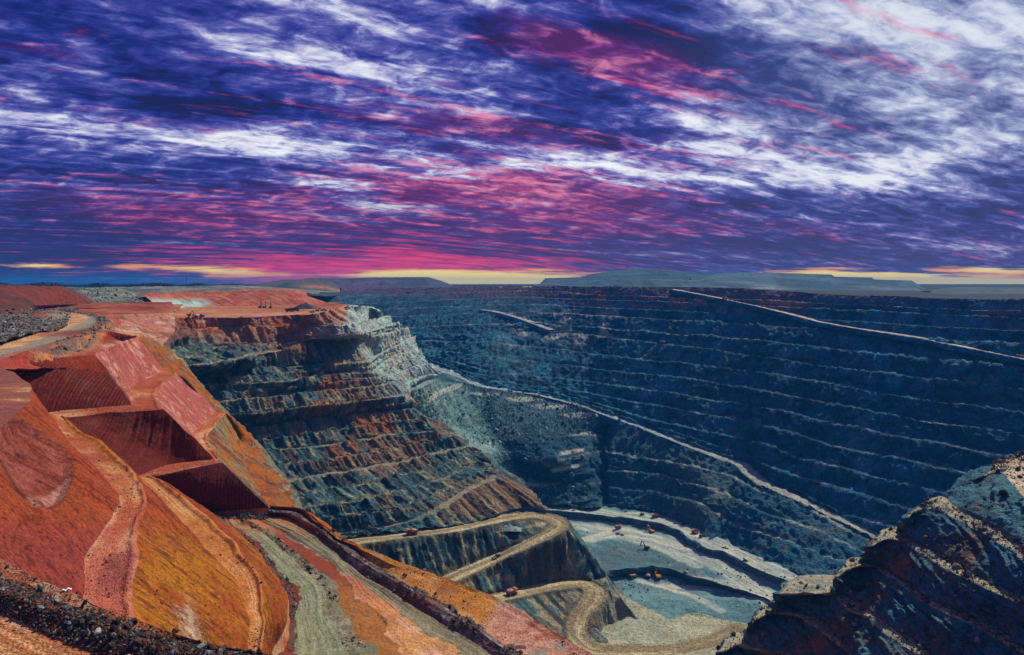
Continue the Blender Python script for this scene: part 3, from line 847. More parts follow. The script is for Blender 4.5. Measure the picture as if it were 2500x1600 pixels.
def mw_col(I):
    P = I['P2']; px, py = proj(P); z = P[..., 2]
    n1 = fbm(P, 70, 4, 51.0); n2 = fbm(P, 9, 4, 55.0, gain=0.6); n3 = fbm(P, 200, 3, 59.0)
    al = P[..., 0] * 0.66 + P[..., 1] * 0.75
    st = vnoise(al / 2.6, z / 30.0, I['id'] + 0 * z)
    st3 = vnoise(al / 6.0, z / 60.0, I['id'] + 4 + 0 * z)
    c = mix(TEAL, DTEAL, sstep(-0.4, 0.4, n2 + 0.4 * st))
    br = sstep(-0.25, 0.25, n1 + 0.35 * n2) * sstep(560, 760, px + 60 * n1)
    c = mix(c, (0.25, 0.115, 0.045), 0.8 * br)
    c = mix(c, (0.34, 0.31, 0.17), 0.75 * sstep(0.05, 0.45, n2 + 0.5 * st3) * (1 - 0.4 * br))  # olive-tan sunlit highlights painted into the rock colour
    c = mix(c, (0.010, 0.022, 0.028), 0.72 * sstep(0.18, 0.55, -st3 - 0.6 * st) * (z < -70))  # near-black streaks: shade of holes painted into the rock colour
    rust = sstep(-0.05, 0.3, fbm(P, 26, 4, 61.0)) * sstep(640, 820, px) * sstep(-240, -215, z)
    c = mix(c, RUST, 0.8 * rust)
    # oxidised cap: red-orange plateau rock going to ochre, then grey
    cap = sstep(-100, -62, z + 16 * n1 + 5 * n2 - 18 * sstep(560, 330, px))
    oc = mix(ORANGE, (0.50, 0.30, 0.20), sstep(-0.2, 0.4, n2))
    oc = mix(oc, RUST, 0.7 * sstep(0.0, 0.4, n1))
    oc = mix(oc, MAROON, 0.6 * sstep(0.1, 0.5, n2 - n1))
    c = mix(c, oc, cap)
    lft = sstep(455, 420, px) * sstep(-90, -60, z + 6 * n1)
    c = mix(c, mix(PINK, (0.40, 0.14, 0.12), sstep(-0.1, 0.4, n2)), 0.85 * lft)
    # pale green end face
    pg = sstep(0.0, 0.22, I['u'] - 0.60 - 0.03 * n1) * sstep(-186, -160, z + 6 * n1)
    pgc = mix(PALEG, (0.24, 0.29, 0.27), sstep(-0.2, 0.4, n2 + 0.5 * st))
    pgc = mix(pgc, (0.50, 0.36, 0.26), 0.7 * sstep(0.15, 0.5, n1 + 0.4 * st))
    pgc = mix(pgc, (0.52, 0.24, 0.12), sstep(-66, -54, z) * sstep(860, 830, px))
    c = mix(c, pgc, pg)
    berm = (I['kinds'] == 'berm')[:, None] * np.ones_like(z)
    bc = mix((0.32, 0.28, 0.17), (0.46, 0.22, 0.10), sstep(-110, -70, z))
    bc = mix(bc, PALEG, pg)
    c = mix(c, bc, 0.8 * berm * sstep(-0.55, 0.1, n2 + n1))
    led = (I['kinds'] == 'ledge')[:, None] * np.ones_like(z)
    c = mix(c, mix((0.26, 0.17, 0.08), (0.34, 0.30, 0.18), sstep(-0.2, 0.3, n2)), 0.7 * led * sstep(-0.2, 0.2, n2 + n1))
    # weeds of rubble along the toes
    toe = np.exp(-((1 - I['v']) / 0.16) ** 2) * (I['kinds'] == 'face')[:, None]
    c = mix(c, (0.30, 0.20, 0.10), 0.35 * toe * sstep(-0.2, 0.3, n2) * sstep(640, 760, px))
    return c


loft('rock_wall', mw_lines, [620, 240], mw_segs, M_MID, dict(face=2.5, berm=0.6, ledge=1.6), mw_col, extra=mw_extra, warp=(3.0, 40))

# plateau on top of the middle wall
PL0 = [resample(s, 60) for s in MW[0][1]]
PL0 = np.concatenate([PL0[0], PL0[1][1:]])
PLB = LD((300, 762, 1090), (420, 756, 1300), (440, 752, 1428), (600, 747, 1560), (700, 744, 1640), (800, 742, 1680), (865, 745, 1600), (912, 750, 1420))
PLM = LD((280, 766, 1030), (420, 762, 1150), (560, 760, 1250), (700, 757, 1330), (800, 751, 1430), (868, 748, 1400), (918, 754, 1320))


def pl_extra(I):
    P = I['P']
    return 0.7 * fbm(P, 40, 4, 71.0) + 0.25 * fbm(P, 6, 2, 2.0)


def pl_col(I):
    P = I['P2']; px, py = proj(P)
    n1 = fbm(P, 120, 4, 73.0, stretch=(1.5, .8, 1)); n2 = fbm(P, 14, 3, 74.0)
    c = mix((0.46, 0.16, 0.05), (0.42, 0.11, 0.035), sstep(-0.3, 0.3, n1))
    c = mix(c, (0.24, 0.045, 0.022), 0.8 * sstep(0.0, 0.4, n2 + n1))
    c = mix(c, (0.60, 0.40, 0.26), 0.5 * sstep(0.1, 0.4, n2 - n1))
    return mix(c, PALEG, sstep(830, 880, px))


loft('plateau', [PL0, PLM, PLB], 500, [('f', 26), ('f', 26)], M_SOIL, {}, pl_col, extra=pl_extra)
# red cut behind the plateau
RC0 = LD((395, 757, 1290), (440, 753, 1430), (600, 747.5, 1562), (700, 745, 1642), (790, 743, 1702), (850, 740, 1800))
RC1 = LD((372, 738, 1310), (420, 736, 1450), (560, 732, 1600), (700, 728, 1675), (760, 736, 1712), (800, 740, 1800))
RC2 = LD((352, 722, 1330), (400, 718, 1480), (550, 713, 1650), (690, 709, 1710), (722, 711, 1740), (745, 722, 1830))
RC3 = LD((330, 719, 1450), (400, 716, 1560), (550, 711, 1800), (700, 707, 1900), (730, 709, 1950), (760, 716, 2000))


def rc_extra(I):
    P = I['P']
    return 2.0 * fbm(P, 30, 4, 81.0) + 1.2 * vnoise(I['s'] / 6, P[..., 2] / 30, 0 * I['s'])


def rc_col(I):
    P = I['P2']; px, py = proj(P)
    n1 = fbm(P, 90, 4, 83.0); n2 = fbm(P, 16, 3, 84.0)
    c = mix((0.40, 0.075, 0.030), (0.48, 0.17, 0.080), sstep(-0.2, 0.3, n2))
    c = mix(c, (0.20, 0.035, 0.020), 0.7 * sstep(0.1, 0.4, fbm(P, 9, 4, 87.0, gain=0.65)))
    c = mix(c, PINK, 0.7 * sstep(0.05, 0.35, n1))
    gr = (1 - sstep(470, 520, px + 60 * n1)) * sstep(722, 738, py + 6 * n1)
    c = mix(c, mix(PALEG, (0.30, 0.34, 0.26), sstep(-0.2, 0.3, n2)), gr)
    return c


loft('red_cutting', [RC0, RC1, RC2, RC3], 420, [('f', 16), ('f', 16), ('b', 4)], M_SOIL, {}, rc_col, extra=rc_extra)
# ---- spoil heaps and hill on the left ---------------------------------------
def heap(name, lines, cols, segs, ca, cb, mat, sc=14, am=1.5, off=0.0, extra_col=None):
    def ex(I):
        return am * (fbm(I['P'], sc * 2, 4, off + 1.0) + 0.5 * fbm(I['P'], sc * 0.5, 3, off + 2.0, ridged=True))

    def co(I):
        n = fbm(I['P2'], sc * 4, 4, off + 3.0); n2 = fbm(I['P2'], sc * 0.7, 3, off + 4.0, gain=0.7)
        c = mix(ca, cb, sstep(-0.3, 0.35, n + 0.7 * n2))
        return extra_col(I, c, n, n2) if extra_col else c
    return loft(name, lines, cols, segs, mat, {}, co, extra=ex)


def hillc(I, c, n, n2):
    px, py = proj(I['P2'])
    rub = (1 - sstep(190, 240, px + 40 * n)) * sstep(752, 775, py + 0.10 * px - 4) 
    g = mix((0.11, 0.09, 0.07), (0.30, 0.31, 0.26), sstep(0.05, 0.35, n2))
    return mix(c, g, np.clip(rub, 0, 1) * 0.9)


H_top = LD((-120, 694, 820), (0, 698, 900), (90, 701, 960), (150, 704, 1010), (185, 724, 1060), (215, 740, 1090))
H_mid = LD((-120, 725, 700), (0, 738, 760), (60, 744, 820), (110, 746, 900), (160, 744, 1000), (215, 743, 1080))
H_low = LD((-120, 790, 560), (0, 778, 620), (50, 770, 700), (75, 760, 830), (120, 752, 960), (215, 748, 1070))
H_bot = LZ(-33, (-120, 862), (0, 836), (95, 810), (165, 790), (170, 772), (140, 762))
H_back = LD((-120, 690, 1000), (0, 697, 1080), (90, 700, 1150), (160, 703, 1200), (200, 722, 1250), (240, 736, 1280))
heap('hills', [H_bot, H_low, H_mid, H_top, H_back], 300, [('f', 50), ('f', 36), ('f', 36), ('f', 8)], (0.20, 0.035, 0.018), (0.085, 0.034, 0.026), M_SOIL, 10, 2.4, 91.0, hillc)

G_top = LD((140, 702, 1500), (165, 704, 1380), (230, 705, 1400), (285, 706, 1420), (320, 720, 1400), (345, 735, 1360))
G_bot = LD((160, 744, 1150), (195, 743, 1160), (250, 741, 1180), (300, 739, 1200), (335, 738, 1240), (352, 737, 1300))
G_back = LD((140, 701, 1800), (165, 702, 1800), (230, 703, 1800), (285, 704, 1800), (330, 716, 1750), (360, 730, 1700))
heap('spoil_heap', [G_bot, G_top, G_back], 260, [('f', 50), ('b', 6)], (0.11, 0.12, 0.09), (0.24, 0.26, 0.19), M_SOIL, 8, 1.8, 101.0)
K_top = LD((250, 702, 1850), (400, 700, 1900), (520, 698, 1950), (560, 697, 1980), (620, 702, 2000), (720, 708, 2000), (780, 714, 2000))
K_bot = LD((260, 724, 1500), (330, 727, 1480), (400, 722, 1560), (520, 716, 1720), (600, 714, 1800), (720, 712, 1920), (780, 720, 1900))
K_back = K_top + np.array([0, 250, -4])
heap('spoil_heap', [K_bot, K_top, K_back], 420, [('f', 30), ('b', 5)], (0.085, 0.105, 0.095), (0.27, 0.22, 0.16), M_SOIL, 9, 2.2, 111.0)

# ---- upper left platform, road and embankment (plan triangulation) ----------
A_T0 = LZ(-37, (-160, 915), (0, 884), (150, 873), (228, 866), (270, 848), (310, 833), (336, 823))
emb_top = LZ(-33, (-160, 895), (60, 858), (118, 856), (142, 850), (178, 828), (240, 803), (263, 786), (258, 776), (230, 768), (140, 754))
emb_toe = LZ([-37, -37, -39, -40, -40, -40.5, -41, -41, -40, -38], (-160, 905), (60, 870), (135, 873), (165, 866), (200, 848), (262, 815), (292, 800), (302, 792), (290, 776), (240, 766))
red_top = LD((150, 752, 990), (208, 744, 1060), (332, 740.5, 1120), (405, 739.5, 1150), (425, 745, 1160))
red_toe = LD((232, 770, 880), (300, 769, 945), (428, 764, 1040))
up_back = LD((-160, 745, 1000), (60, 742, 1130), (208, 740, 1180), (420, 737, 1350))
c_edge = LZ([-42, -46, -58, -62], (330, 800), (345, 818), (365, 835), (388, 858))
m_toe = LZ(-62, (262, 813), (330, 816), (430, 808))


def ul_relief(I):
    return 1.0 * fbm(I['P'], 26, 5, 121.0) + (0.35 + 1.2 * sstep(0.1, 0.4, I['slope']) * sstep(-39.5, -42, I['P'][..., 2])) * fbm(I['P'], 8, 4, 122.0, ridged=True)


ROAD_UL = LZ(-33, (-160, 862), (0, 838), (100, 813), (150, 796), (187, 785), (197, 776), (175, 766), (125, 757), (65, 752))
WIND_UL = LZ(-33, (122, 852), (145, 846), (180, 824), (238, 800), (258, 786), (252, 777), (228, 770), (140, 756))


def ul_col(I):
    X, Y = I['X'], I['Y']
    n = fbm(I['P2'], 60, 4, 125.0); n2 = fbm(I['P2'], 8, 3, 126.0)
    c = mix((0.30, 0.048, 0.020), (0.38, 0.125, 0.050), sstep(-0.3, 0.4, n + 0.6 * n2))
    c = mix(c, (0.14, 0.030, 0.020), 0.75 * sstep(0.05, 0.4, fbm(I['P2'], 18, 5, 127.0, gain=0.65)))
    c = mix(c, (0.33, 0.045, 0.03), sstep(0.2, 0.6, I['slope']))
    d, s = pdist(X, Y, ROAD_UL)
    inside = d < 26
    c = mix(c, (0.30, 0.25, 0.17), sstep(34, 14, d))
    c = mix(c, mix(SAND, (0.60, 0.36, 0.18), sstep(-.2, .2, n2)), sstep(9, 5, d))
    Z = I['P'][..., 2]
    ppx, ppy = proj(I['P'])
    fce = sstep(-39.5, -41, Z) * sstep(225, 262, ppx) * sstep(0.05, 0.12, I['slope'])
    fc = mix((0.46, 0.17, 0.10), (0.56, 0.33, 0.23), sstep(-0.1, 0.35, n2 + 0.5 * n))
    fc = mix(fc, (0.20, 0.055, 0.045), 0.85 * sstep(-0.02, 0.28, fbm(I['P2'], 22, 5, 129.0, gain=0.65)))
    fc = mix(fc, (0.50, 0.22, 0.05), 0.6 * sstep(0.1, 0.35, fbm(I['P2'], 34, 4, 137.0)))
    fc = mix(fc, (0.10, 0.035, 0.03), 0.8 * sstep(0.18, 0.4, fbm(I['P2'], 7, 4, 147.0, gain=0.65)))
    c = mix(c, fc, fce)
    de, se = pdist(X, Y, emb_top)
    out = sstep(-33.0, -33.6, Z) * sstep(9, 5, de) * sstep(60, 110, ppx)
    c = mix(c, mix((0.52, 0.17, 0.045), (0.60, 0.30, 0.14), sstep(-0.2, 0.3, n2)), 0.9 * out * (ppx < 275))
    inn = sstep(34, 12, np.hypot(X - emb_toe[5][0] * 0.5 - emb_toe[4][0] * 0.5, (Y - emb_toe[4][1] * 0.5 - emb_toe[5][1] * 0.5) * 0.5)) * (1 - out)
    c = mix(c, (0.22, 0.018, 0.012), 0.8 * inn)
    dr_, sr_ = pdist(X, Y, red_top)
    c = mix(c, (0.10, 0.018, 0.014), 0.7 * np.exp(-((dr_ - 9) / 5) ** 2) * sstep(-31, -32, Z) * sstep(-0.4, 0.1, n2))
    d2, s2 = pdist(X, Y, WIND_UL)
    c = mix(c, (0.13, 0.09, 0.08), 0.85 * sstep(11, 5, d2) * sstep(-0.35, 0.1, n2))
    return c


A_T0u = A_T0 + np.array([0, -4, -7.0])
tin('hillside', [A_T0u, A_T0, emb_top, emb_toe, red_top, red_toe, up_back, c_edge, m_toe], -1000, -20, 320, 1380, 1.9, M_SOIL, ul_relief, ul_col)

# flat ground between the cuttings and the heaps
loft('plain', [LD((-160, 752, 1000), (60, 750, 1080), (200, 752, 1000), (330, 752, 1090), (430, 760, 1090)), LD((-160, 745, 1400), (60, 744, 1400), (200, 742, 1250), (340, 741, 1330), (450, 741, 1560)),
               LD((-160, 738, 1900), (60, 738, 1900), (200, 728, 1900), (340, 722, 1900), (460, 722, 1900))], 200, [('f', 20), ('f', 10)], M_SOIL, {},
     lambda I: mix((0.36, 0.10, 0.05), (0.46, 0.24, 0.13), sstep(-0.2, 0.3, fbm(I['P2'], 60, 4, 128.0))), extra=lambda I: 0.8 * fbm(I['P'], 40, 3, 5.0))

# ---- red terraces ---------------------------------------------------------
def sec(a, b, c, z):
    return [LZ(z, *a), LZ(z, *([a[-1]] + b)), LZ(z, *([b[-1]] + c))]


T = []
T.append(sec([(-160, 1330), (0, 1042), (48, 1002), (78, 965), (72, 938), (40, 915), (8, 897), (-8, 886)], [(20, 884), (150, 873), (228, 866)], [(270, 846), (310, 831), (336, 822)], -37))
T.append(sec([(130, 1640), (190, 1500), (200, 1432), (216, 1352), (256, 1300), (284, 1205), (250, 1165), (208, 1130), (166, 1099), (135, 1053), (110, 1008)], [(200, 1000), (320, 988)], [(318, 948), (345, 928), (402, 903)], -60))
T.append(sec([(350, 1640), (332, 1499), (318, 1432), (342, 1352), (345, 1300), (354, 1200), (334, 1165), (301, 1130), (262, 1089), (208, 1058), (156, 1021)], [(250, 1011), (398, 1000)], [(384, 962), (400, 940), (434, 913)], -61))
T.append(sec([(590, 1650), (607, 1520), (597, 1460), (566, 1400), (511, 1345), (443, 1286), (388, 1223), (350, 1185), (330, 1165)], [(400, 1138), (526, 1121)], [(474, 1060), (490, 1036), (531, 1004)], -85))
T.append(sec([(640, 1650), (642, 1500), (640, 1440), (628, 1395), (582, 1333), (512, 1266), (432, 1200), (390, 1172), (362, 1163)], [(440, 1150), (541, 1130)], [(506, 1070), (521, 1045), (552, 1010)], -86))
T.append(sec([(650, 1660), (672, 1580), (702, 1520), (706, 1460), (690, 1430), (640, 1360), (590, 1310), (540, 1270), (506, 1252)], [(580, 1246), (655, 1240)], [(618, 1165), (600, 1120), (592, 1085)], -109))
T.append([a + np.array([3, -3, -9.0]) for a in T[5]])
T5c = LZ(-150, (745, 1252), (700, 1180), (670, 1130), (650, 1085))


def strike(I, P):
    a = P[..., 0] * 0.42 - P[..., 1] * 0.91
    b = P[..., 0] * 1.0 + P[..., 1] * 0.10
    c = P[..., 1] * 1.0 - P[..., 0] * 0.2
    return np.where(I['u'] < U1, a, np.where(I['u'] < U2, b, c))


def rt_extra(I):
    P = I['P']; px, py = proj(P)
    al = strike(I, P)
    st = vnoise(al / 0.9, P[..., 2] / 18, I['id'] * 2.0 + 0 * I['s'])
    face = (I['kinds'] == 'face')[:, None]
    env = np.sin(np.pi * np.clip(I['v'], 0, 1)) ** 0.5 * face
    rg = fbm(np.stack([al, P[..., 2] * 0.12, I['id'] * 9 + 0 * I['s']], -1), 2.4, 4, 4.0, ridged=True)
    gul = fbm(np.stack([al, P[..., 2] * 0.2, I['id'] * 9 + 0 * I['s']], -1), 9, 3, 14.0)
    d = env * (0.7 * fbm(P, 14, 4, 131.0) + 0.16 * st + 0.45 * rg + 0.8 * gul + 0.30 * fbm(P, 3, 4, 132.0, gain=0.6) + 0.0)
    d = d + (~face[..., None][..., 0]) * 0.18 * fbm(P, 5, 3, 133.0)
    # the half-dug cut and its ledge in the nearest face
    idn = I['id'] + 0 * px
    cut = poly2(px, py, [(-200, 1040), (60, 1030), (150, 1090), (176, 1130), (168, 1180), (150, 1222), (118, 1240), (78, 1236), (40, 1195), (0, 1125), (-200, 960)], 10) * (idn < 1)
    d = d - 2.2 * cut * np.minimum(1, I['v'] * 8)
    cut2 = poly2(px, py, [(95, 1258), (50, 1275), (30, 1330), (60, 1345), (100, 1290)], 8) * (idn < 1)
    d = d - 0.9 * cut2 * np.minimum(1, I['v'] * 8)
    # windrow along the outer edge of each terrace
    d = d + ((idn == 1) | (idn == 3)) * 0.9 * np.exp(-((I['v'] - 0.86) / 0.07) ** 2) * (0.7 + 0.6 * fbm(P, 4, 2, 9.0))
    return d


def rt_col(I):
    P = I['P2']; px, py = proj(P); z = P[..., 2]
    n1 = fbm(P, 38, 4, 135.0); n2 = fbm(P, 6, 4, 136.0, gain=0.6); n3 = fbm(P, 90, 3, 138.0)
    al = strike(I, P)
    stx = vnoise(al / 0.8, z / 14, I['id'] * 2.0 + 0 * z)
    st2 = vnoise(al / 3.0, z / 30, I['id'] * 2.0 + 5 + 0 * z)
    face = (I['kinds'] == 'face')[:, None] * np.ones_like(z)
    u = I['u']; uA, uB = U1, U2
    secA = u < uA; secB = (u >= uA) & (u < uB); secC = u >= uB
    idn = I['id'] + 0 * z
    # section A: the near faces
    rg = fbm(np.stack([al, z * 0.12, I['id'] * 9 + 0 * z], -1), 2.4, 4, 4.0, ridged=True)
    fine = fbm(np.stack([al, z * 0.20, I['id'] * 5 + 0 * z], -1), 1.1, 4, 6.0, gain=0.65)
    a = mix(RED, (0.42, 0.055, 0.016), sstep(-0.3, 0.4, n1))
    a = mix(a, DRED, 0.85 * sstep(0.05, 0.45, n2 + 0.4 * fine))
    a = mix(a, (0.40, 0.125, 0.095), 0.7 * sstep(0.05, 0.35, n3) * (idn < 1))
    a = mix(a, (0.46, 0.10, 0.03), 0.6 * sstep(0.2, 0.5, rg))
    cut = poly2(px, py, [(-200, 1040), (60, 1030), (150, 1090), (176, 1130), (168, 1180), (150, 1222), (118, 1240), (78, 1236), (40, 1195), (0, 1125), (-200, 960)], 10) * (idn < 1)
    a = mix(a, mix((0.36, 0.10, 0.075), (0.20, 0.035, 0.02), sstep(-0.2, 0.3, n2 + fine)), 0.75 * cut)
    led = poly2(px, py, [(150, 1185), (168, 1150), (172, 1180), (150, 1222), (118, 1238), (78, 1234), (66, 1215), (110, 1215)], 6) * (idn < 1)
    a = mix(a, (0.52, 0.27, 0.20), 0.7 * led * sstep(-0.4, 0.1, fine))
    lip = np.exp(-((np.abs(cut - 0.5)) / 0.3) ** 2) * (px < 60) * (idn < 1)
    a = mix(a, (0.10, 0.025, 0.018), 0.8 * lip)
    lo = sstep(1215, 1420, py + 60 * n1) * (idn >= 2)
    a = mix(a, mix((0.40, 0.085, 0.010), (0.52, 0.190, 0.012), sstep(-0.2, 0.35, n1 + 0.5 * n2)), 0.92 * lo)
    dk = sstep(0.0, 0.35, fine + 0.5 * n2) * (idn >= 2)
    a = mix(a, (0.17, 0.036, 0.012), 0.8 * dk)
    low0 = sstep(1240, 1330, py + 30 * n1) * (idn < 1)
    a = mix(a, (0.30, 0.050, 0.045), 0.6 * low0)
    wt_ = np.exp(-((px - 452 - 0.25 * (py - 1490)) / 20) ** 2) * sstep(1440, 1490, py + 40 * n2) * (idn == 2)
    a = mix(a, (0.66, 0.48, 0.32), np.clip(0.95 * wt_ * sstep(-0.45, 0.1, n2 + fine), 0, 1))
    # section B: combed faces toward the camera, shade put into their dark reds
    comb = 0.5 + 0.5 * np.sin(al * 2 * np.pi / 1.5 + 4.0 * n1 + 1.2 * n2) * sstep(-0.5, 0.3, n3 + 0.5 * n1)
    b = mix((0.20, 0.026, 0.013), (0.075, 0.010, 0.009), comb)
    b = mix(b, (0.30, 0.10, 0.055), 0.40 * sstep(0.0, 0.4, n2) * (1 - comb))
    b = mix(b, (0.30, 0.040, 0.010), 0.7 * (idn < 1) * sstep(0.05, -0.3, n1 + 0.8 * (I['v'] - 0.4)))
    b = mix(b, (0.075, 0.012, 0.022), 0.55 * (idn >= 3))
    # section C: pink faces beyond the corner, sunlit tone put into the colour
    cc = mix((0.40, 0.095, 0.060), PALEP, sstep(0.0, 0.35, n2 + 0.5 * st2 + 0.35 * fbm(np.stack([al, z * 0.3, 0 * z], -1), 1.4, 3, 6.0)))
    cc = mix(cc, (0.40, 0.10, 0.08), 0.7 * sstep(0.0, 0.35, n1 - 0.5 * st2))
    oc = mix((0.36, 0.12, 0.015), (0.17, 0.20, 0.11), sstep(-0.15, 0.3, n1 + 0.6 * n2))
    oc = mix(oc, (0.09, 0.032, 0.016), 0.85 * sstep(0.0, 0.35, fbm(P, 5, 4, 158.0, gain=0.7) + 0.4 * st2))
    cc = mix(cc, oc, (idn >= 4) * 1.0)
    cc = mix(cc, (0.22, 0.05, 0.04), 0.7 * sstep(0.1, 0.45, fbm(P, 3.0, 4, 159.0, gain=0.7) + 0.5 * st2))
    a = a * (0.80 * (1 - 0.45 * sstep(0.0, 0.45, fbm(P, 1.6, 4, 139.0, gain=0.7)))[..., None])
    w1 = sstep(uA - 0.004, uA + 0.01, u) * np.ones_like(z); w2 = sstep(uB - 0.002, uB + 0.012, u) * np.ones_like(z)
    c = mix(mix(a, b, w1), cc, w2)
    # terraces
    fl = 1 - face
    lanes = fbm(np.stack([I['v'] * 3.0 + idn, I['s'] / 26.0, 0 * z], -1), 1.0, 4, 8.0)
    t = mix((0.44, 0.125, 0.045), (0.56, 0.24, 0.10), sstep(-0.2, 0.3, 0.6 * n2 + lanes))
    t = mix(t, (0.36, 0.065, 0.03), 0.8 * sstep(-0.05, 0.3, n1))
    t = mix(t, (0.62, 0.36, 0.20), 0.6 * sstep(0.15, 0.4, lanes - 0.5 * n1))
    t = mix(t, OCHRE, 0.8 * (idn == 1) * sstep(0.60, 0.75, I['v']) * secA * (1 - sstep(1090, 1200, py)) * 1.0)
    t = mix(t, (0.52, 0.19, 0.03), 0.6 * (idn == 3) * secA)
    t = mix(t, (0.50, 0.14, 0.095), 0.6 * (idn == 1) * secA * sstep(1250, 1380, py))
    tr = np.exp(-((I['v'] - 0.40) / 0.03) ** 2) + np.exp(-((I['v'] - 0.55) / 0.03) ** 2)
    t = mix(t, (0.66, 0.42, 0.20), 0.7 * np.clip(tr, 0, 1) * (idn == 3) * secA * sstep(-0.25, 0.1, lanes))
    dkl = np.exp(-((I['v'] - 0.74) / 0.045) ** 2) * ((idn == 3) | (idn == 1)) * secA
    t = mix(t, (0.13, 0.040, 0.022), 0.8 * np.clip(dkl, 0, 1) * (idn == 3))
    blk = poly2(px, py, [(268, 1350), (335, 1350), (318, 1420), (322, 1445), (232, 1445), (245, 1400)], 4) * (idn == 1)
    t = mix(t, (0.26, 0.055, 0.05), 0.75 * blk * sstep(-0.6, 0.1, n2))
    c = mix(c, t, fl)
    # dome top
    return c


def dome_top(I):
    P = I['P2']; n1 = fbm(P, 20, 4, 141.0, stretch=(2, .6, 1)); n2 = fbm(P, 4, 3, 142.0)
    c = mix((0.26, 0.085, 0.065), (0.34, 0.10, 0.05), sstep(-0.3, 0.3, n1))
    return mix(c, (0.56, 0.33, 0.18), 0.8 * sstep(0.25, 0.45, n1 + 0.2 * n2))


NA, NB, NC = 900, 520, 240
tot = NA + NB - 1 + NC - 1
U1, U2 = (NA - 1) / (tot - 1), (NA + NB - 2) / (tot - 1)
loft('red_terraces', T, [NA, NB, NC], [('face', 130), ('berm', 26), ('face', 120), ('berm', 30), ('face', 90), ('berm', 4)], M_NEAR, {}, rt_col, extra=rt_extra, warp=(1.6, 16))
# the promontory's flat top and the hidden ground behind it
t0a = T[0][0]
dm_in = t0a + (np.array([-70, 236, -35.5]) - t0a) * 0.0
ctr = LZ(-36.5, (-300, 1330), (-200, 1042), (-150, 1000), (-120, 965), (-120, 938), (-110, 915), (-100, 897), (-60, 886))
def dm_extra(I):
    return 0.25 * fbm(I['P'], 8, 4, 145.0) * np.minimum(1, I['v'] * 6)
loft('red_terraces', [t0a, ctr], 420, [('f', 50)], M_NEAR, {}, dome_top, extra=dm_extra, warp=(1.6, 16))

# skirt of the red nose down to the pit (ochre and grey-green rock)
def sk_col(I):
    P = I['P2']; n1 = fbm(P, 40, 4, 151.0); n2 = fbm(P, 7, 4, 152.0)
    c = mix((0.34, 0.095, 0.012), (0.15, 0.19, 0.12), sstep(-0.25, 0.25, n1 + 0.7 * n2 + 0.9 * (I['id'] - 1.35)))
    c = mix(c, (0.10, 0.040, 0.018), 0.9 * sstep(-0.05, 0.3, n2 + 0.5 * fbm(P, 14, 4, 157.0, ridged=True) - 0.2))
    c = mix(c, (0.36, 0.43, 0.34), 0.7 * sstep(0.1, 0.4, n2) * I['v'])
    return mix(c, (0.36, 0.09, 0.03), 0.5 * sstep(0.1, 0.4, n2 - n1) * (1 - I['v']))
def sk_extra(I):
    P = I['P']; w = np.where(I['id'] <= 1, np.minimum(1, I['v'] * 5) * (I['id'] == 1), 1.0)
    return w * (2.2 * fbm(P, 20, 4, 155.0, ridged=True) + 1.6 * fbm(P, 6, 4, 156.0, gain=0.6) + 1.2 * vnoise(I['s'] / 5, P[..., 2] / 50, 0 * I['s']))
SKT = np.array([T[0][2][-1], T[1][2][-1], T[2][2][-1], T[3][2][-1], T[4][2][-1], T[5][2][-1], T[5][2][-2], T[5][2][-3], T[5][2][0]])
SKT = resample(SKT, 60)
SKT0 = SKT + np.array([-6, 0, -3.0])
SKM = LD((392, 842, 600), (432, 872, 585), (475, 925, 575), (520, 978, 562), (566, 1026, 545), (625, 1085, 520), (668, 1140, 490), (700, 1190, 450), (722, 1244, 395))
SKB = LD((386, 850, 640), (430, 878, 640), (478, 938, 640), (524, 990, 630), (572, 1040, 610), (640, 1098, 580), (688, 1165, 550), (718, 1210, 510), (745, 1256, 460))
SKF = SKB + np.array([12, 14, -110])
loft('red_terraces', [SKT0, SKT, SKM, SKB, SKF], 400, [('f', 3), ('f', 60), ('f', 30), ('f', 24)], M_NEAR, {}, sk_col, extra=sk_extra)

# ---- platform with the olive road and the orange shoulder -------------------
def zl(a, b, *p):
    x = np.array([q[0] for q in p], float); y = np.array([q[1] for q in p], float)
    t = np.concatenate([[0], np.cumsum(np.hypot(np.diff(x), np.diff(y)))]); t /= t[-1]
    return LZ(list(a + (b - a) * t), *p)


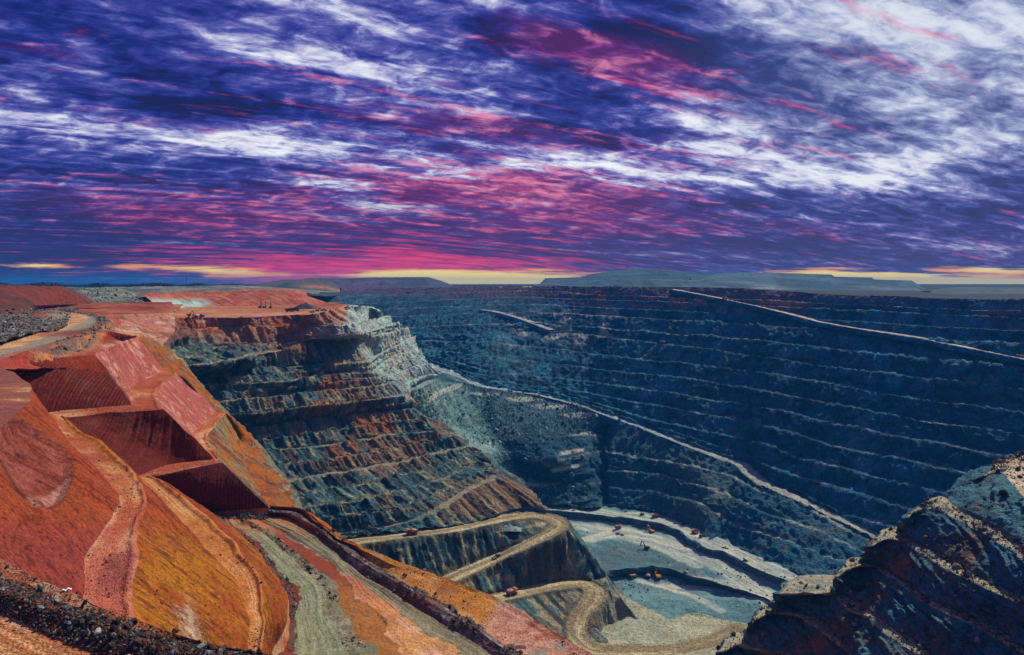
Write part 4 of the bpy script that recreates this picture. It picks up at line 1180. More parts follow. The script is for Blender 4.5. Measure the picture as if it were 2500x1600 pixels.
Q = [
 zl(-108, -112, (505, 1253), (540, 1272), (590, 1312), (640, 1362), (690, 1431), (706, 1461), (703, 1520), (675, 1580), (655, 1640)),
 zl(-111, -114, (545, 1250), (563, 1276), (612, 1322), (662, 1374), (716, 1436), (728, 1475), (724, 1540), (712, 1640)),
 zl(-111, -115, (572, 1247), (587, 1270), (640, 1303), (700, 1351), (788, 1440), (800, 1500), (842, 1600), (858, 1640)),
 zl(-110, -116, (592, 1245.5), (604, 1264), (668, 1303), (702, 1331), (798, 1409), (834, 1482), (902, 1600), (926, 1640)),
 zl(-112.5, -118.5, (606, 1244.5), (617, 1259), (690, 1303), (816, 1382), (862, 1432), (915, 1492), (978, 1582), (1020, 1640)),
 zl(-112, -122, (618, 1243.5), (629, 1254), (720, 1300), (800, 1353), (842, 1399), (906, 1440), (1000, 1512), (1100, 1580), (1190, 1640)),
 zl(-112.5, -124, (632, 1242), (640, 1249), (700, 1262), (816, 1340), (900, 1413), (962, 1449), (1066, 1519), (1165, 1582), (1265, 1640)),
 zl(-109.5, -122, (642, 1241), (649, 1245), (715, 1255), (790, 1300), (850, 1347), (915, 1390), (975, 1427), (1066, 1480), (1165, 1543), (1320, 1640)),
 zl(-112, -124, (648, 1240), (654, 1242), (725, 1251), (810, 1306), (875, 1350), (935, 1388), (990, 1426), (1080, 1476), (1180, 1540), (1345, 1640)),
 zl(-109.5, -124, (653, 1237), (658, 1238), (740, 1247), (800, 1296), (868, 1336), (950, 1372), (1050, 1410), (1150, 1450), (1270, 1510), (1470, 1640)),
 zl(-109, -124, (662, 1236), (745, 1244), (805, 1290), (872, 1330), (955, 1361), (1052, 1399), (1152, 1436), (1252, 1479), (1335, 1528), (1405, 1573), (1530, 1650)),
]
QD = Q[-1] + np.array([9, 11, -12])
QE = Q[-1] + np.array([20, 26, -40])
QF = Q[-1] + np.array([50, 70, -130])


def pf_extra(I):
    P = I['P']; idn = I['id'] + 0 * P[..., 0]
    rub = ((idn == 0) | (idn == 2) | (idn == 7) | (idn == 6))
    d = 0.25 * fbm(P, 12, 4, 161.0) + 0.12 * fbm(P, 2.5, 3, 162.0)
    d = d + rub * np.sin(np.pi * np.clip(I['v'], 0, 1)) * (0.15 + 0.9 * fbm(P, 4.5, 4, 163.0) + 0.4 * np.abs(fbm(P, 1.6, 3, 164.0)))
    d = d * np.where(idn == 0, np.minimum(1, I['v'] * 4), 1.0)
    d = d + (idn >= 8) * np.sin(np.pi * np.clip(I['v'], 0, 1)) * 0.9 * fbm(P, 9, 4, 165.0)
    # wheel ruts along the roads
    ruts = ((idn == 1) | (idn == 5) | (idn == 4)) * 0.5 * fbm(np.stack([I['v'] * 5 + idn * 3, I['s'] / 60.0, 0 * I['s']], -1), 1.0, 4, 3.0, ridged=True)
    return d + ruts


def pf_col(I):
    P = I['P2']; px, py = proj(P); v = I['v']; idn = I['id'] + 0 * px
    n1 = fbm(P, 30, 4, 171.0); n2 = fbm(P, 4, 4, 172.0, gain=0.6); n3 = fbm(P, 12, 4, 174.0)
    lane = fbm(np.stack([v * 6 + idn * 3 + 0 * px, I['s'] / 40.0, 0 * px], -1), 1.0, 4, 3.0)
    cols = []
    dkr = mix((0.20, 0.045, 0.025), (0.10, 0.065, 0.045), sstep(-0.2, 0.3, n2))
    olv = mix((0.30, 0.30, 0.17), (0.22, 0.24, 0.14), sstep(-0.2, 0.3, lane))
    olv = mix(olv, (0.38, 0.30, 0.20), 0.6 * sstep(0.1, 0.4, n1 + 0.4 * lane))
    mid = mix((0.19, 0.17, 0.10), (0.32, 0.28, 0.18), sstep(-0.1, 0.4, n2))
    redb = mix((0.24, 0.045, 0.02), (0.34, 0.13, 0.03), sstep(1400, 1470, py + 40 * n1))
    redb = mix(redb, (0.12, 0.08, 0.05), 0.6 * sstep(0.0, 0.4, n2))
    pnk = mix((0.48, 0.16, 0.08), (0.58, 0.28, 0.10), sstep(1400, 1560, py + 80 * n1 + 30 * n3))
    pnk = mix(pnk, (0.62, 0.36, 0.24), 0.7 * sstep(0.1, 0.35, n3))
    pnk = mix(mid, pnk, sstep(1385, 1425, py + 20 * n3))
    rd2 = mix((0.27, 0.24, 0.14), (0.18, 0.15, 0.09), sstep(-0.2, 0.3, lane))
    rub = mix((0.12, 0.085, 0.080), (0.30, 0.26, 0.24), sstep(0.1, 0.4, n2))
    rub = mix(rub, (0.22, 0.05, 0.03), 0.5 * sstep(0.0, 0.4, n1))
    org = mix((0.52, 0.20, 0.03), (0.56, 0.32, 0.14), sstep(-0.2, 0.35, n3 + 0.6 * lane))
    org = mix(org, (0.36, 0.10, 0.03), 0.75 * sstep(0.0, 0.35, n1 + 0.3 * n2 + 0.3 * lane))
    rough = sstep(1165, 1215, px + 60 * n1) * (1 - sstep(1560, 1700, py + 0.0 * px))
    pr = mix((0.58, 0.28, 0.18), (0.42, 0.14, 0.07), sstep(-0.1, 0.3, n2 + n3))
    pr = mix(pr, (0.28, 0.29, 0.23), 0.8 * sstep(0.1, 0.3, fbm(P, 16, 4, 178.0)))
    org = mix(org, pr, rough)
    upr = 1 - sstep(770, 840, px)
    org = mix(org, (0.36, 0.06, 0.02), upr * 0.9)
    edge = mix((0.42, 0.13, 0.02), (0.25, 0.05, 0.02), sstep(-0.1, 0.3, n2))
    tabl = [dkr, olv, mid, redb, pnk, rd2, rub, rub, org, org, edge, edge, edge]
    c = np.zeros(P.shape)
    b = np.clip(np.floor(idn + v + 0.55 * n3 + 0.30 * n2), 0, len(tabl) - 1)
    b = np.where((idn == 0) & (b > 1), 1, b)
    for k in range(len(tabl)):
        c[b == k] = tabl[k][b == k]
    # tracks bleed across band borders at the top of the fan
    fan = sstep(1320, 1270, py + 10 * n3) * (idn < 7)
    c = mix(c, mix((0.46, 0.14, 0.05), (0.36, 0.22, 0.10), sstep(-0.2, 0.3, lane + 0.5 * n3)), fan * 0.9)
    arc = sstep(1.0, 0.4, np.hypot((px - 600) / 95, (py - 1256) / 13))
    return mix(c, (0.10, 0.075, 0.07), arc * (idn < 6) * 0.9)


loft('haul_terrace', Q + [QD, QE, QF], 620, [('a', 26), ('a', 40), ('a', 22), ('a', 26), ('a', 44), ('a', 30), ('a', 26), ('a', 22), ('a', 36), ('a', 14), ('a', 10), ('a', 14), ('a', 14)], M_NEAR, {}, pf_col, extra=pf_extra, warp=(1.6, 16))

# ---- foreground bench with its road ------------------------------------------
FB = [
 LD((-160, 1315, 134), (0, 1385, 118), (110, 1450, 108), (240, 1500, 104), (430, 1570, 98), (560, 1598, 97), (700, 1640, 94), (900, 1700, 92)),
 LZ(-41, (-160, 1290), (0, 1362), (100, 1418), (170, 1443), (230, 1476), (330, 1512), (420, 1545), (520, 1574), (600, 1590), (690, 1614), (900, 1660)),
 LZ(-41.4, (-160, 1350), (0, 1414), (60, 1424), (130, 1460), (230, 1500), (330, 1537), (430, 1564), (540, 1582), (640, 1602), (900, 1680)),
 LZ(-40.2, (-160, 1390), (0, 1444), (100, 1478), (200, 1508), (300, 1548), (400, 1576), (520, 1600), (640, 1622), (900, 1720)),
 LZ(-41.8, (-160, 1440), (0, 1494), (80, 1534), (170, 1574), (240, 1600), (330, 1640), (640, 1720), (900, 1800)),
 LZ(-42.2, (-160, 1560), (0, 1640), (80, 1690), (170, 1750), (240, 1800), (330, 1850), (640, 1950), (900, 2000)),
]


def fb_extra(I):
    P = I['P']; idn = I['id'] + 0 * P[..., 0]
    d = 0.10 * fbm(P, 4, 4, 181.0) + 0.05 * fbm(P, 1.0, 3, 182.0)
    d = d + ((idn == 2) | (idn == 3)) * np.sin(np.pi * np.clip(I['v'], 0, 1)) * 0.3 * fbm(P, 1.6, 3, 183.0)
    d = d + (idn == 4) * 0.16 * fbm(np.stack([I['v'] * 8 + 0 * I['s'], I['s'] / 40.0, 0 * I['s']], -1), 1.0, 3, 3.0)
    return d


def fb_col(I):
    P = I['P2']; idn = I['id'] + 0 * P[..., 0]
    n1 = fbm(P, 9, 4, 191.0); n2 = fbm(P, 1.4, 4, 192.0)
    c = mix((0.38, 0.12, 0.05), (0.52, 0.30, 0.18), sstep(0.0, 0.35, n1 + 0.4 * n2))
    r = mix((0.16, 0.055, 0.03), (0.08, 0.06, 0.05), sstep(-0.2, 0.3, n2))
    c = mix(c, r, 1.0 * ((idn == 2) | (idn == 3)))
    lane = fbm(np.stack([I['v'] * 9 + 0 * n1, I['s'] / 30.0, 0 * n1], -1), 1.0, 3, 5.0)
    rd = mix((0.56, 0.28, 0.12), (0.42, 0.15, 0.05), sstep(-0.2, 0.3, lane))
    return mix(c, rd, (idn == 4) * sstep(0.0, 0.25, I['v']))


loft('foreground_bench', FB, 620, [('a', 12), ('a', 40), ('a', 26), ('a', 30), ('a', 50)], M_NEAR, {}, fb_col, extra=fb_extra)
# ---- lower switchbacks (plan triangulation) --------------------------------
R1 = LZ([-276, -278, -283, -286, -288, -290, -291, -292, -293, -295.5, -304, -317, -323, -331], (780, 1336), (860, 1323), (1005, 1304), (1115, 1290), (1198, 1272), (1265, 1261), (1315, 1259), (1355, 1268), (1368, 1283), (1345, 1301), (1280, 1332), (1200, 1368), (1100, 1413), (1000, 1460))
R2 = LZ([-337, -341, -343, -344, -345.5, -348, -351, -355, -360, -364, -367, -370, -372, -372, -372], (1160, 1472), (1245, 1453), (1331, 1434), (1381, 1427), (1425, 1426), (1450, 1440), (1447, 1467), (1421, 1496), (1409, 1530), (1416, 1560), (1442, 1581), (1510, 1588), (1640, 1586), (1720, 1570), (1800, 1535))


def offset(L, w):
    n = np.gradient(L[:, :2], axis=0); n /= np.linalg.norm(n, axis=1, keepdims=True)
    o = L.copy(); o[:, 0] += -n[:, 1] * w; o[:, 1] += n[:, 0] * w
    return o


R1s = resample(R1, 60, 'len3'); R2s = resample(R2, 80, 'len3')
R1i, R1o = offset(R1s, -12), offset(R1s, 13)
R2i, R2o = offset(R2s, -12), offset(R2s, 13)
NXA, NXB, NYA, NYB, NRES = -260, 330, 660, 1010, 0.95
NX = int((NXB - NXA) / NRES) + 1; NY = int((NYB - NYA) / NRES) + 1
nxs = np.linspace(NXA, NXB, NX); nys = np.linspace(NYA, NYB, NY)
GX, GY = np.meshgrid(nxs, nys)


def road_field(L, X, Y):
    """plan distance to a road centreline, side, and the road level there."""
    best = np.full(X.shape, 1e9); zz = np.zeros(X.shape); side = np.zeros(X.shape)
    for a, b in zip(L[:-1], L[1:]):
        dx, dy = b[0] - a[0], b[1] - a[1]; l2 = dx * dx + dy * dy + 1e-9
        t = np.clip(((X - a[0]) * dx + (Y - a[1]) * dy) / l2, 0, 1)
        d = np.hypot(X - a[0] - t * dx, Y - a[1] - t * dy)
        m = d < best
        best = np.where(m, d, best); zz = np.where(m, a[2] + t * (b[2] - a[2]), zz)
        side = np.where(m, np.sign(dx * (Y - a[1]) - dy * (X - a[0])), side)
    return best, side, zz


def poly_mask(X, Y, poly):
    inside = np.zeros(X.shape, bool); n = len(poly)
    for i in range(n):
        x1, y1 = poly[i][:2]; x2, y2 = poly[(i + 1) % n][:2]
        c = ((y1 > Y) != (y2 > Y)) & (X < (x2 - x1) * (Y - y1) / (y2 - y1 + 1e-12) + x1)
        inside ^= c
    return inside


# outline of the nose at three levels: crest above road 1, crest under road 1, toe on road 2's bench, foot on the floor
crest1 = LZ([-268, -270, -276, -280, -285, -288], (700, 1318), (860, 1309), (1005, 1288), (1115, 1274), (1198, 1257), (1240, 1249))
FEA = [R1i, R1o, R2i, R2o]
nose_top = LZ([-290, -292, -294, -297], (1335, 1249), (1376, 1262), (1392, 1283), (1376, 1304))
rockA = LZ([-284, -287, -289], (860, 1334), (1100, 1304), (1240, 1280))
t2 = LZ([-338, -344, -352, -357, -361, -364, -366], (1140, 1462), (1235, 1441), (1325, 1423), (1380, 1415), (1430, 1412), (1468, 1420), (1482, 1428))
bul1 = LZ([-318, -343], (1440, 1345), (1482, 1408))
foot = LZ([-362, -376, -381, -373, -372.5, -372], (1518, 1462), (1545, 1500), (1555, 1512), (1510, 1520), (1482, 1526), (1462, 1545))
flats_edge = LZ(-371, (1475, 1532), (1530, 1510), (1620, 1513), (1690, 1500), (1750, 1510), (1800, 1520), (1900, 1530))
flats_drop = flats_edge + np.array([6, 14, -60])
flats_near = LZ(-372, (1380, 1640), (1600, 1660), (1900, 1680))
behind = LZ(-290, (1150, 1240), (1250, 1232), (1340, 1236), (1400, 1262))
behind_low = np.array([[30, 1000, -410], [150, 985, -420], [150, 930, -425]])
inner2 = LZ([-362, -364, -378, -395], (1330, 1448), (1395, 1446), (1370, 1490), (1330, 1530))
leftlow = LZ([-372, -385, -398], (1200, 1490), (1290, 1540), (1370, 1600))
FEAT = FEA + [bul1, foot, flats_edge, flats_drop, flats_near, behind_low]


def nose_relief(I):
    P = I['P']; s = I['slope']
    f = sstep(0.35, 1.0, s)
    along = P[..., 0] * 0.76 + P[..., 1] * 0.65
    rill = vnoise(along / 3.6, P[..., 2] / 40, 0 * along); rill2 = vnoise(along / 9.0, P[..., 2] / 70, 0 * along + 3)
    step = np.round(2.2 * fbm(np.stack([along, P[..., 2] * 0.3, 0 * along], -1), 24, 2, 1.0)) / 1.6
    d = f * (2.4 * fbm(P, 18, 4, 201.0, ridged=True) + 1.4 * rill + 2.0 * rill2 + 2.2 * step + 1.4 * fbm(P, 5, 3, 203.0, gain=0.65))
    d1, s1, z1 = road_field(R1s, I['X'], I['Y']); d2, s2, z2 = road_field(R2s, I['X'], I['Y'])
    I['dr'] = np.minimum(d1, d2)
    I['lat'] = np.where(d1 < d2, d1 * s1, d2 * s2)
    onr = 1 - sstep(11, 15, I['dr'])
    d = d * (1 - onr) + (1 - f) * 0.5 * fbm(P, 8, 3, 205.0) * (1 - onr)
    # safety windrows along the outer edges
    d += 1.6 * np.exp(-((I['dr'] - 13.5) / 1.8) ** 2) * (0.6 + 0.4 * fbm(P, 6, 2, 1.0))
    return d


def nose_col(I):
    P = I['P2']; s = I['slope']; z = P[..., 2]; px, py = proj(P)
    n1 = fbm(P, 45, 4, 211.0); n2 = fbm(P, 7, 4, 212.0, gain=0.6)
    c = mix(TEAL, DTEAL, sstep(-0.3, 0.4, n2))
    along = P[..., 0] * 0.76 + P[..., 1] * 0.65
    st3 = vnoise(along / 5.0, z / 50.0, 0 * z); st = vnoise(along / 2.4, z / 26.0, 0 * z + 2)
    c = mix(c, (0.23, 0.115, 0.048), 0.8 * sstep(-0.15, 0.3, n1 + 0.35 * n2))
    c = mix(c, (0.36, 0.32, 0.17), 0.8 * sstep(0.0, 0.4, n2 + 0.5 * st3))  # tan highlights on the crags painted into the colour
    c = mix(c, (0.010, 0.022, 0.028), 0.85 * sstep(0.1, 0.45, -st3 - 0.6 * st))  # dark streaks between columns: shade put into the colour
    fl = 1 - sstep(0.16, 0.42, s)
    soil = mix((0.13, 0.125, 0.085), (0.30, 0.25, 0.13), sstep(-0.1, 0.4, n2 + 0.5 * n1))
    pad = poly2(px, py, [(1330, 1490), (1400, 1470), (1420, 1455), (1370, 1480), (1300, 1505)], 5) + poly2(px, py, [(1240, 1300), (1330, 1282), (1340, 1272), (1290, 1283)], 4) + poly2(px, py, [(1430, 1402), (1482, 1402), (1488, 1425), (1455, 1418)], 4)
    soil = mix(soil, (0.48, 0.40, 0.21), np.clip(pad, 0, 1))
    c = mix(c, soil, fl)
    skirt = sstep(1440, 1470, px) * sstep(1420, 1450, py) * (1 - fl)
    c = mix(c, mix((0.24, 0.27, 0.20), (0.40, 0.32, 0.20), sstep(0, 0.4, n2)), skirt * 0.8)
    onr = 1 - sstep(9, 11.5, I['dr'] + 1.2 * n2)
    lane = fbm(np.stack([I['lat'], 0.06 * I['X'], 0.06 * I['Y']], -1), 5.0, 3, 2.0)
    c = mix(c, (0.10, 0.085, 0.05), 0.8 * np.exp(-((I['dr'] - 14.0) / 1.6) ** 2))
    rc = mix((0.27, 0.20, 0.095), (0.52, 0.43, 0.22), sstep(-0.3, 0.25, lane + 0.25 * n2))
    c = mix(c, rc, onr)
    pale = fl * (z < -364) * (px > 1440)
    pc = mix((0.44, 0.42, 0.25), (0.36, 0.38, 0.26), sstep(-0.3, 0.3, n1))
    c = mix(c, pc, pale * (1 - onr) * 0.9)
    return c


tin('switchback_nose', FEAT, NXA, NXB, NYA, NYB, NRES, M_MID, nose_relief, nose_col)

# ---- pit floor -------------------------------------------------------------
U0 = LZ(-440, (1180, 1192), (1260, 1216), (1330, 1224), (1420, 1228), (1500, 1236), (1600, 1246), (1680, 1276), (1730, 1314), (1765, 1312), (1821, 1344), (1892, 1373), (1962, 1403), (2060, 1436), (2200, 1480))
E1 = LZ(-440, (1180, 1222), (1240, 1228), (1310, 1240), (1395, 1249), (1480, 1259), (1570, 1273), (1668, 1300), (1687, 1316), (1785, 1358), (1862, 1394), (1933, 1425), (2060, 1475), (2200, 1530))
E1b = LZ(-452, (1180, 1241), (1240, 1247), (1310, 1255), (1395, 1262), (1480, 1273), (1568, 1288), (1660, 1315), (1684, 1336), (1782, 1376), (1858, 1409), (1930, 1441), (2060, 1491), (2200, 1547))
EM = LZ(-455, (1180, 1310), (1395, 1320), (1480, 1328), (1570, 1336), (1668, 1362), (1785, 1408), (1862, 1432), (1933, 1460), (2060, 1515), (2200, 1572))
E2 = LZ(-456, (1180, 1420), (1400, 1420), (1460, 1412), (1492, 1396), (1523, 1387), (1560, 1384), (1590, 1381), (1629, 1386), (1687, 1407), (1785, 1433), (1850, 1452), (1933, 1486), (2060, 1540), (2200, 1600))
E2b = LZ([-471, -471, -471, -471, -471, -471, -471, -471, -470, -467, -461, -458, -458, -458], (1180, 1440), (1400, 1440), (1465, 1434), (1495, 1414), (1526, 1405), (1561, 1402), (1592, 1400), (1632, 1404), (1689, 1421), (1786, 1443), (1851, 1458), (1934, 1490), (2061, 1544), (2201, 1604))
FN = LZ([-472, -472, -472, -472, -468, -464, -460], (1180, 1570), (1380, 1565), (1500, 1560), (1700, 1560), (1850, 1560), (2000, 1590), (2200, 1660))


M_FLOOR = rock_mat('floor_dust', 4.0, 0.7, 0.45)


def fl_relief(I):
    P = I['P']; f = ((I['id'] == 1) | (I['id'] == 4)) * np.clip(np.minimum(I['v'], 1 - I['v']) * 6, 0.2, 1)
    return f * 4.2 * fbm(P, 14, 4, 221.0, ridged=True) + 1.1 * fbm(P, 22, 4, 223.0) + 0.5 * fbm(P, 5, 3, 224.0)


FLR = [(LZ(-456, (1330, 1278), (1420, 1290), (1500, 1298), (1580, 1314), (1650, 1336), (1720, 1366), (1800, 1410), (1870, 1452), (1930, 1490)), 20),
       (LZ(-440, (1300, 1232), (1400, 1244), (1480, 1253), (1560, 1262), (1640, 1280), (1700, 1308), (1790, 1346), (1880, 1388), (1950, 1418)), 24),
       (LZ(-470, (1620, 1424), (1700, 1434), (1780, 1446), (1840, 1470), (1900, 1490)), 9),
       (LZ(-456, (1440, 1318), (1500, 1310), (1560, 1322), (1640, 1350), (1700, 1380)), 14),
       (LZ(-456, (1390, 1330), (1450, 1310), (1500, 1300)), 12), (LZ(-470, (1560, 1418), (1620, 1430), (1690, 1455), (1760, 1490)), 7)]


def fl_col(I):
    I['X'] = I['P'][..., 0]; I['Y'] = I['P'][..., 1]
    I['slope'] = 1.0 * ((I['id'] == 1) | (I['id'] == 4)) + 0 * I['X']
    P = I['P2']; px, py = proj(P); z = P[..., 2]
    n1 = fbm(P, 90, 4, 231.0); n2 = fbm(P, 11, 4, 232.0, gain=0.62)
    c = mix((0.085, 0.185, 0.185), (0.20, 0.34, 0.31), sstep(-0.3, 0.4, n1 + 0.8 * n2))
    c = mix(c, (0.22, 0.22, 0.21), 0.5 * sstep(0.1, 0.5, n1))
    c = mix(c, (0.08, 0.145, 0.15), 0.8 * sstep(0.15, 0.45, fbm(P, 30, 4, 236.0, stretch=(1.8, 0.7, 1))))
    dm = poly2(px, py, [(1450, 1345), (1510, 1322), (1560, 1330), (1640, 1362), (1720, 1402), (1690, 1412), (1630, 1384), (1590, 1378), (1520, 1384), (1470, 1405)], 14) * sstep(-0.5, 0.0, n2)
    c = mix(c, mix((0.075, 0.125, 0.125), (0.19, 0.17, 0.16), sstep(-0.1, 0.4, n2 + n1)), 0.85 * dm)
    lo_ = (I['id'] >= 5)
    c = mix(c, (0.13, 0.25, 0.24), 0.6 * lo_ * sstep(-0.2, 0.3, n1 + n2))
    for L, w in FLR:
        d, s_ = pdist(I['X'], I['Y'], L)
        tr = vnoise(d * s_ / 5.0, 0 * d, 0 * d)
        tr = vnoise(d * s_ / 2.6, I['X'] / 60, I['Y'] / 60)
        c = mix(c, mix((0.30, 0.37, 0.31), (0.56, 0.54, 0.39), sstep(-0.4, 0.3, 0.6 * n1 + tr)), 0.92 * sstep(w * 1.2, w * 0.6, d + 5 * n2 + 4 * n1))
    wsh = sstep(0.1, 0.35, n1 - 0.2 * n2) * (z > -445)
    c = mix(c, (0.54, 0.52, 0.40), 0.5 * wsh)
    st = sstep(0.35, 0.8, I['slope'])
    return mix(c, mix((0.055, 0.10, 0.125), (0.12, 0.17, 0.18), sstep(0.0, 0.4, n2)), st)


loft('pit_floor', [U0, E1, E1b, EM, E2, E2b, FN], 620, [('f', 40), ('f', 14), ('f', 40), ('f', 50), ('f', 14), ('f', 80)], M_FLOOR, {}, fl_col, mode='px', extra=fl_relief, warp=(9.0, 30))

# ---- near right benches -----------------------------------------------------
def rb(z, *p):
    return LZ(z, *p)


NBR = [
 (-104, [(2440, 1128), (2470, 1121), (2530, 1106), (2660, 1075)]),
 (-106, [(2395, 1165), (2425, 1155), (2470, 1190), (2540, 1245), (2660, 1340)]),
 (-117, [(2300, 1206), (2330, 1240), (2400, 1270), (2500, 1330), (2660, 1420)]),
 (-119, [(2212, 1262), (2240, 1248), (2290, 1254), (2340, 1278), (2400, 1306), (2500, 1362), (2660, 1460)]),
 (-133, [(2203, 1290), (2240, 1326), (2297, 1358), (2400, 1411), (2500, 1450), (2660, 1545)]),
 (-134, [(2120, 1335), (2142, 1312), (2185, 1316), (2240, 1350), (2330, 1403), (2420, 1448), (2520, 1492), (2660, 1560)]),
 (-148, [(2106, 1372), (2160, 1384), (2222, 1426), (2300, 1480), (2360, 1510), (2450, 1548), (2660, 1700)]),
 (-149, [(2042, 1415), (2066, 1376), (2105, 1366), (2152, 1398), (2222, 1448), (2300, 1506), (2400, 1550), (2500, 1598), (2660, 1680)]),
 (-163, [(2040, 1452), (2085, 1460), (2150, 1508), (2222, 1554), (2300, 1604), (2660, 1800)]),
 (-164, [(1892, 1452), (1915, 1422), (1945, 1416), (2000, 1432), (2036, 1450), (2066, 1480), (2105, 1490), (2142, 1530), (2252, 1602), (2500, 1740), (2660, 1860)]),
 (-178, [(1890, 1488), (1925, 1500), (1962, 1510), (2020, 1520), (2040, 1545), (2075, 1600), (2200, 1700), (2500, 1880), (2660, 1960)]),
 (-180, [(1826, 1522), (1845, 1494), (1872, 1484), (1908, 1492), (1990, 1540), (2072, 1602), (2200, 1710), (2500, 1900), (2660, 1980)]),
 (-195, [(1815, 1562), (1850, 1592), (1920, 1600), (1990, 1640), (2072, 1720), (2200, 1850), (2500, 2050), (2660, 2150)]),
 (-197, [(1742, 1594), (1758, 1562), (1775, 1552), (1806, 1560), (1860, 1605), (1960, 1690), (2200, 1900), (2500, 2100), (2660, 2200)]),
 (-220, [(1735, 1650), (1780, 1690), (1860, 1720), (1960, 1800), (2200, 2000), (2500, 2200), (2660, 2300)]),
]
# where each berm's outer edge swings back round the nose to meet the bench above
NBW = {3: [(2300, 1222), (2232, 1247)], 5: [(2204, 1284), (2150, 1297)], 7: [(2112, 1364), (2080, 1364)], 9: [(2044, 1404), (1945, 1410)], 11: [(1892, 1484), (1862, 1484)], 13: [(1818, 1556), (1775, 1550)], 1: [(2440, 1130), (2402, 1160)]}
NB = []
for k, (z, pts) in enumerate(NBR):
    pts.append((3100, pts[-1][1] + 440 * (pts[-1][1] - pts[-2][1]) / (pts[-1][0] - pts[-2][0])))
    a = LZ(z, *pts)
    if k in NBW:
        b = LZ(z, *NBW[k])
        h = np.array([b[0] + np.array([40, 30, 0]), b[0] + np.array([12, 8, 0]), b[0], b[1]])
    else:
        h = np.array([a[0] + np.array([50, 38, 0]), a[0] + np.array([26, 20, 0]), a[0] + np.array([8, 6, 0])])
    NB.append([np.concatenate([h, a[:1]]), a])


M_NEARR = rock_mat('near_rock', 2.0, 0.9, 0.8)


def nb_extra(I):
    P = I['P']
    face = (I['kinds'] == 'face')[:, None]
    env = np.clip(np.minimum(I['v'] * 5, (1 - I['v']) * 5), 0.25, 1) * face
    blk = np.round(3.0 * fbm(np.stack([I['s'], P[..., 2] * 0.45, I['id'] * 13. + 0 * I['s']], -1), 16, 3, 4.0)) / 2.2
    d = env * (1.9 * fbm(P, 13, 5, 241.0, gain=0.6, ridged=True) + 1.3 * fbm(P, 4.5, 4, 242.0, ridged=True) + 1.5 * vnoise(I['s'] / 6, P[..., 2] / 30, I['id'] * 2. + 0 * I['s']) + 1.3 * blk)
    tal = face * np.exp(-((1 - I['v']) / 0.22) ** 2) * (1.6 + 1.6 * fbm(P, 5, 3, 247.0))
    return d + tal + (~face) * (0.9 * fbm(P, 7, 4, 243.0) + 0.6 * np.abs(fbm(P, 1.8, 3, 244.0)) + 0.5)


def nb_col(I):
    P = I['P2']; px, py = proj(P)
    n1 = fbm(P, 26, 4, 251.0); n2 = fbm(P, 3.5, 4, 252.0, gain=0.62)
    c = mix((0.050, 0.165, 0.200), (0.085, 0.105, 0.100), sstep(-0.1, 0.45, n1))
    c = mix(c, (0.014, 0.028, 0.040), 0.8 * sstep(0.1, 0.45, fbm(P, 6, 4, 257.0, gain=0.65)))
    c = mix(c, (0.27, 0.14, 0.065), 0.7 * sstep(0.25, 0.55, n1 + 0.5 * n2))
    c = mix(c, (0.16, 0.17, 0.15), 0.4 * sstep(0.15, 0.45, n2))
    berm = (I['kinds'] != 'face')[:, None] * np.ones_like(n1)
    b = mix((0.40, 0.35, 0.21), (0.20, 0.25, 0.22), sstep(-0.1, 0.3, n2))
    c = mix(c, b, berm)
    rd = (I['id'] == 0) * np.ones_like(n1)
    return mix(c, mix((0.58, 0.46, 0.30), (0.42, 0.30, 0.18), sstep(-0.2, 0.3, n1)), rd)


sg = [('road', 30)]
for k in range(1, len(NB) - 1):
    sg.append(('face', 46) if k % 2 == 1 else ('berm', 16))
loft('near_benches', NB, [90, 700], sg, M_NEARR, {}, nb_col, extra=nb_extra, warp=(4.0, 22))

# ---- distant ground, dumps and mesas ----------------------------------------
def deep_col(I):
    n = fbm(I['P'], 60, 4, 265.0)
    return mix((0.030, 0.050, 0.055), (0.10, 0.085, 0.06), sstep(-0.3, 0.3, n))


# floor of the pit where nothing nearer hides it
xs_ = np.linspace(-900, 1100, 9)
loft('ground', [np.array([(x, y, z) for x in xs_]) for y, z in ((20, -330), (400, -430), (760, -520), (1500, -520), (2300, -520))], 160, [('f', 30), ('f', 30), ('f', 30), ('f', 30)], M_MID, {}, deep_col, mode='len3',
     extra=lambda I: 6.0 * fbm(I['P'], 70, 4, 3.0))

G0 = LD((-900, 750, 900), (-200, 712, 1500), (300, 702.5, 2000), (700, 712, 2760), (930, 706, 2660), (1060, 703.5, 2520), (1300, 699.5, 2280), (1509, 701.5, 2085), (1700, 702.5, 1958), (1822, 705.5, 1868),
        (1950, 715.5, 1788), (2120, 723.5, 1668), (2305, 729.5, 1538), (2560, 733.5, 1408), (2980, 738.5, 1290), (3300, 745, 1200))
G1 = np.array([W(px, HY + 15 * F / 3600, 3600) for px in np.linspace(-900, 3200, 15)])
G2 = np.array([W(px, HY + 15 * F / 12500, 12500) for px in np.linspace(-900, 3200, 15)])


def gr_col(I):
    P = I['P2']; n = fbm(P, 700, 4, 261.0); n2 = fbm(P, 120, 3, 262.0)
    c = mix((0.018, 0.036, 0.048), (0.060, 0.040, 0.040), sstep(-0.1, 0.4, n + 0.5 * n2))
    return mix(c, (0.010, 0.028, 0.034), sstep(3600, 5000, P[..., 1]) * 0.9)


loft('ground', [G0, G1, G2], 300, [('f', 60), ('f', 40)], M_VFAR, {}, gr_col, extra=lambda I: 2.0 * fbm(I['P'], 300, 3, 1.0) * np.clip(I['id'] + I['v'], 0, 1))


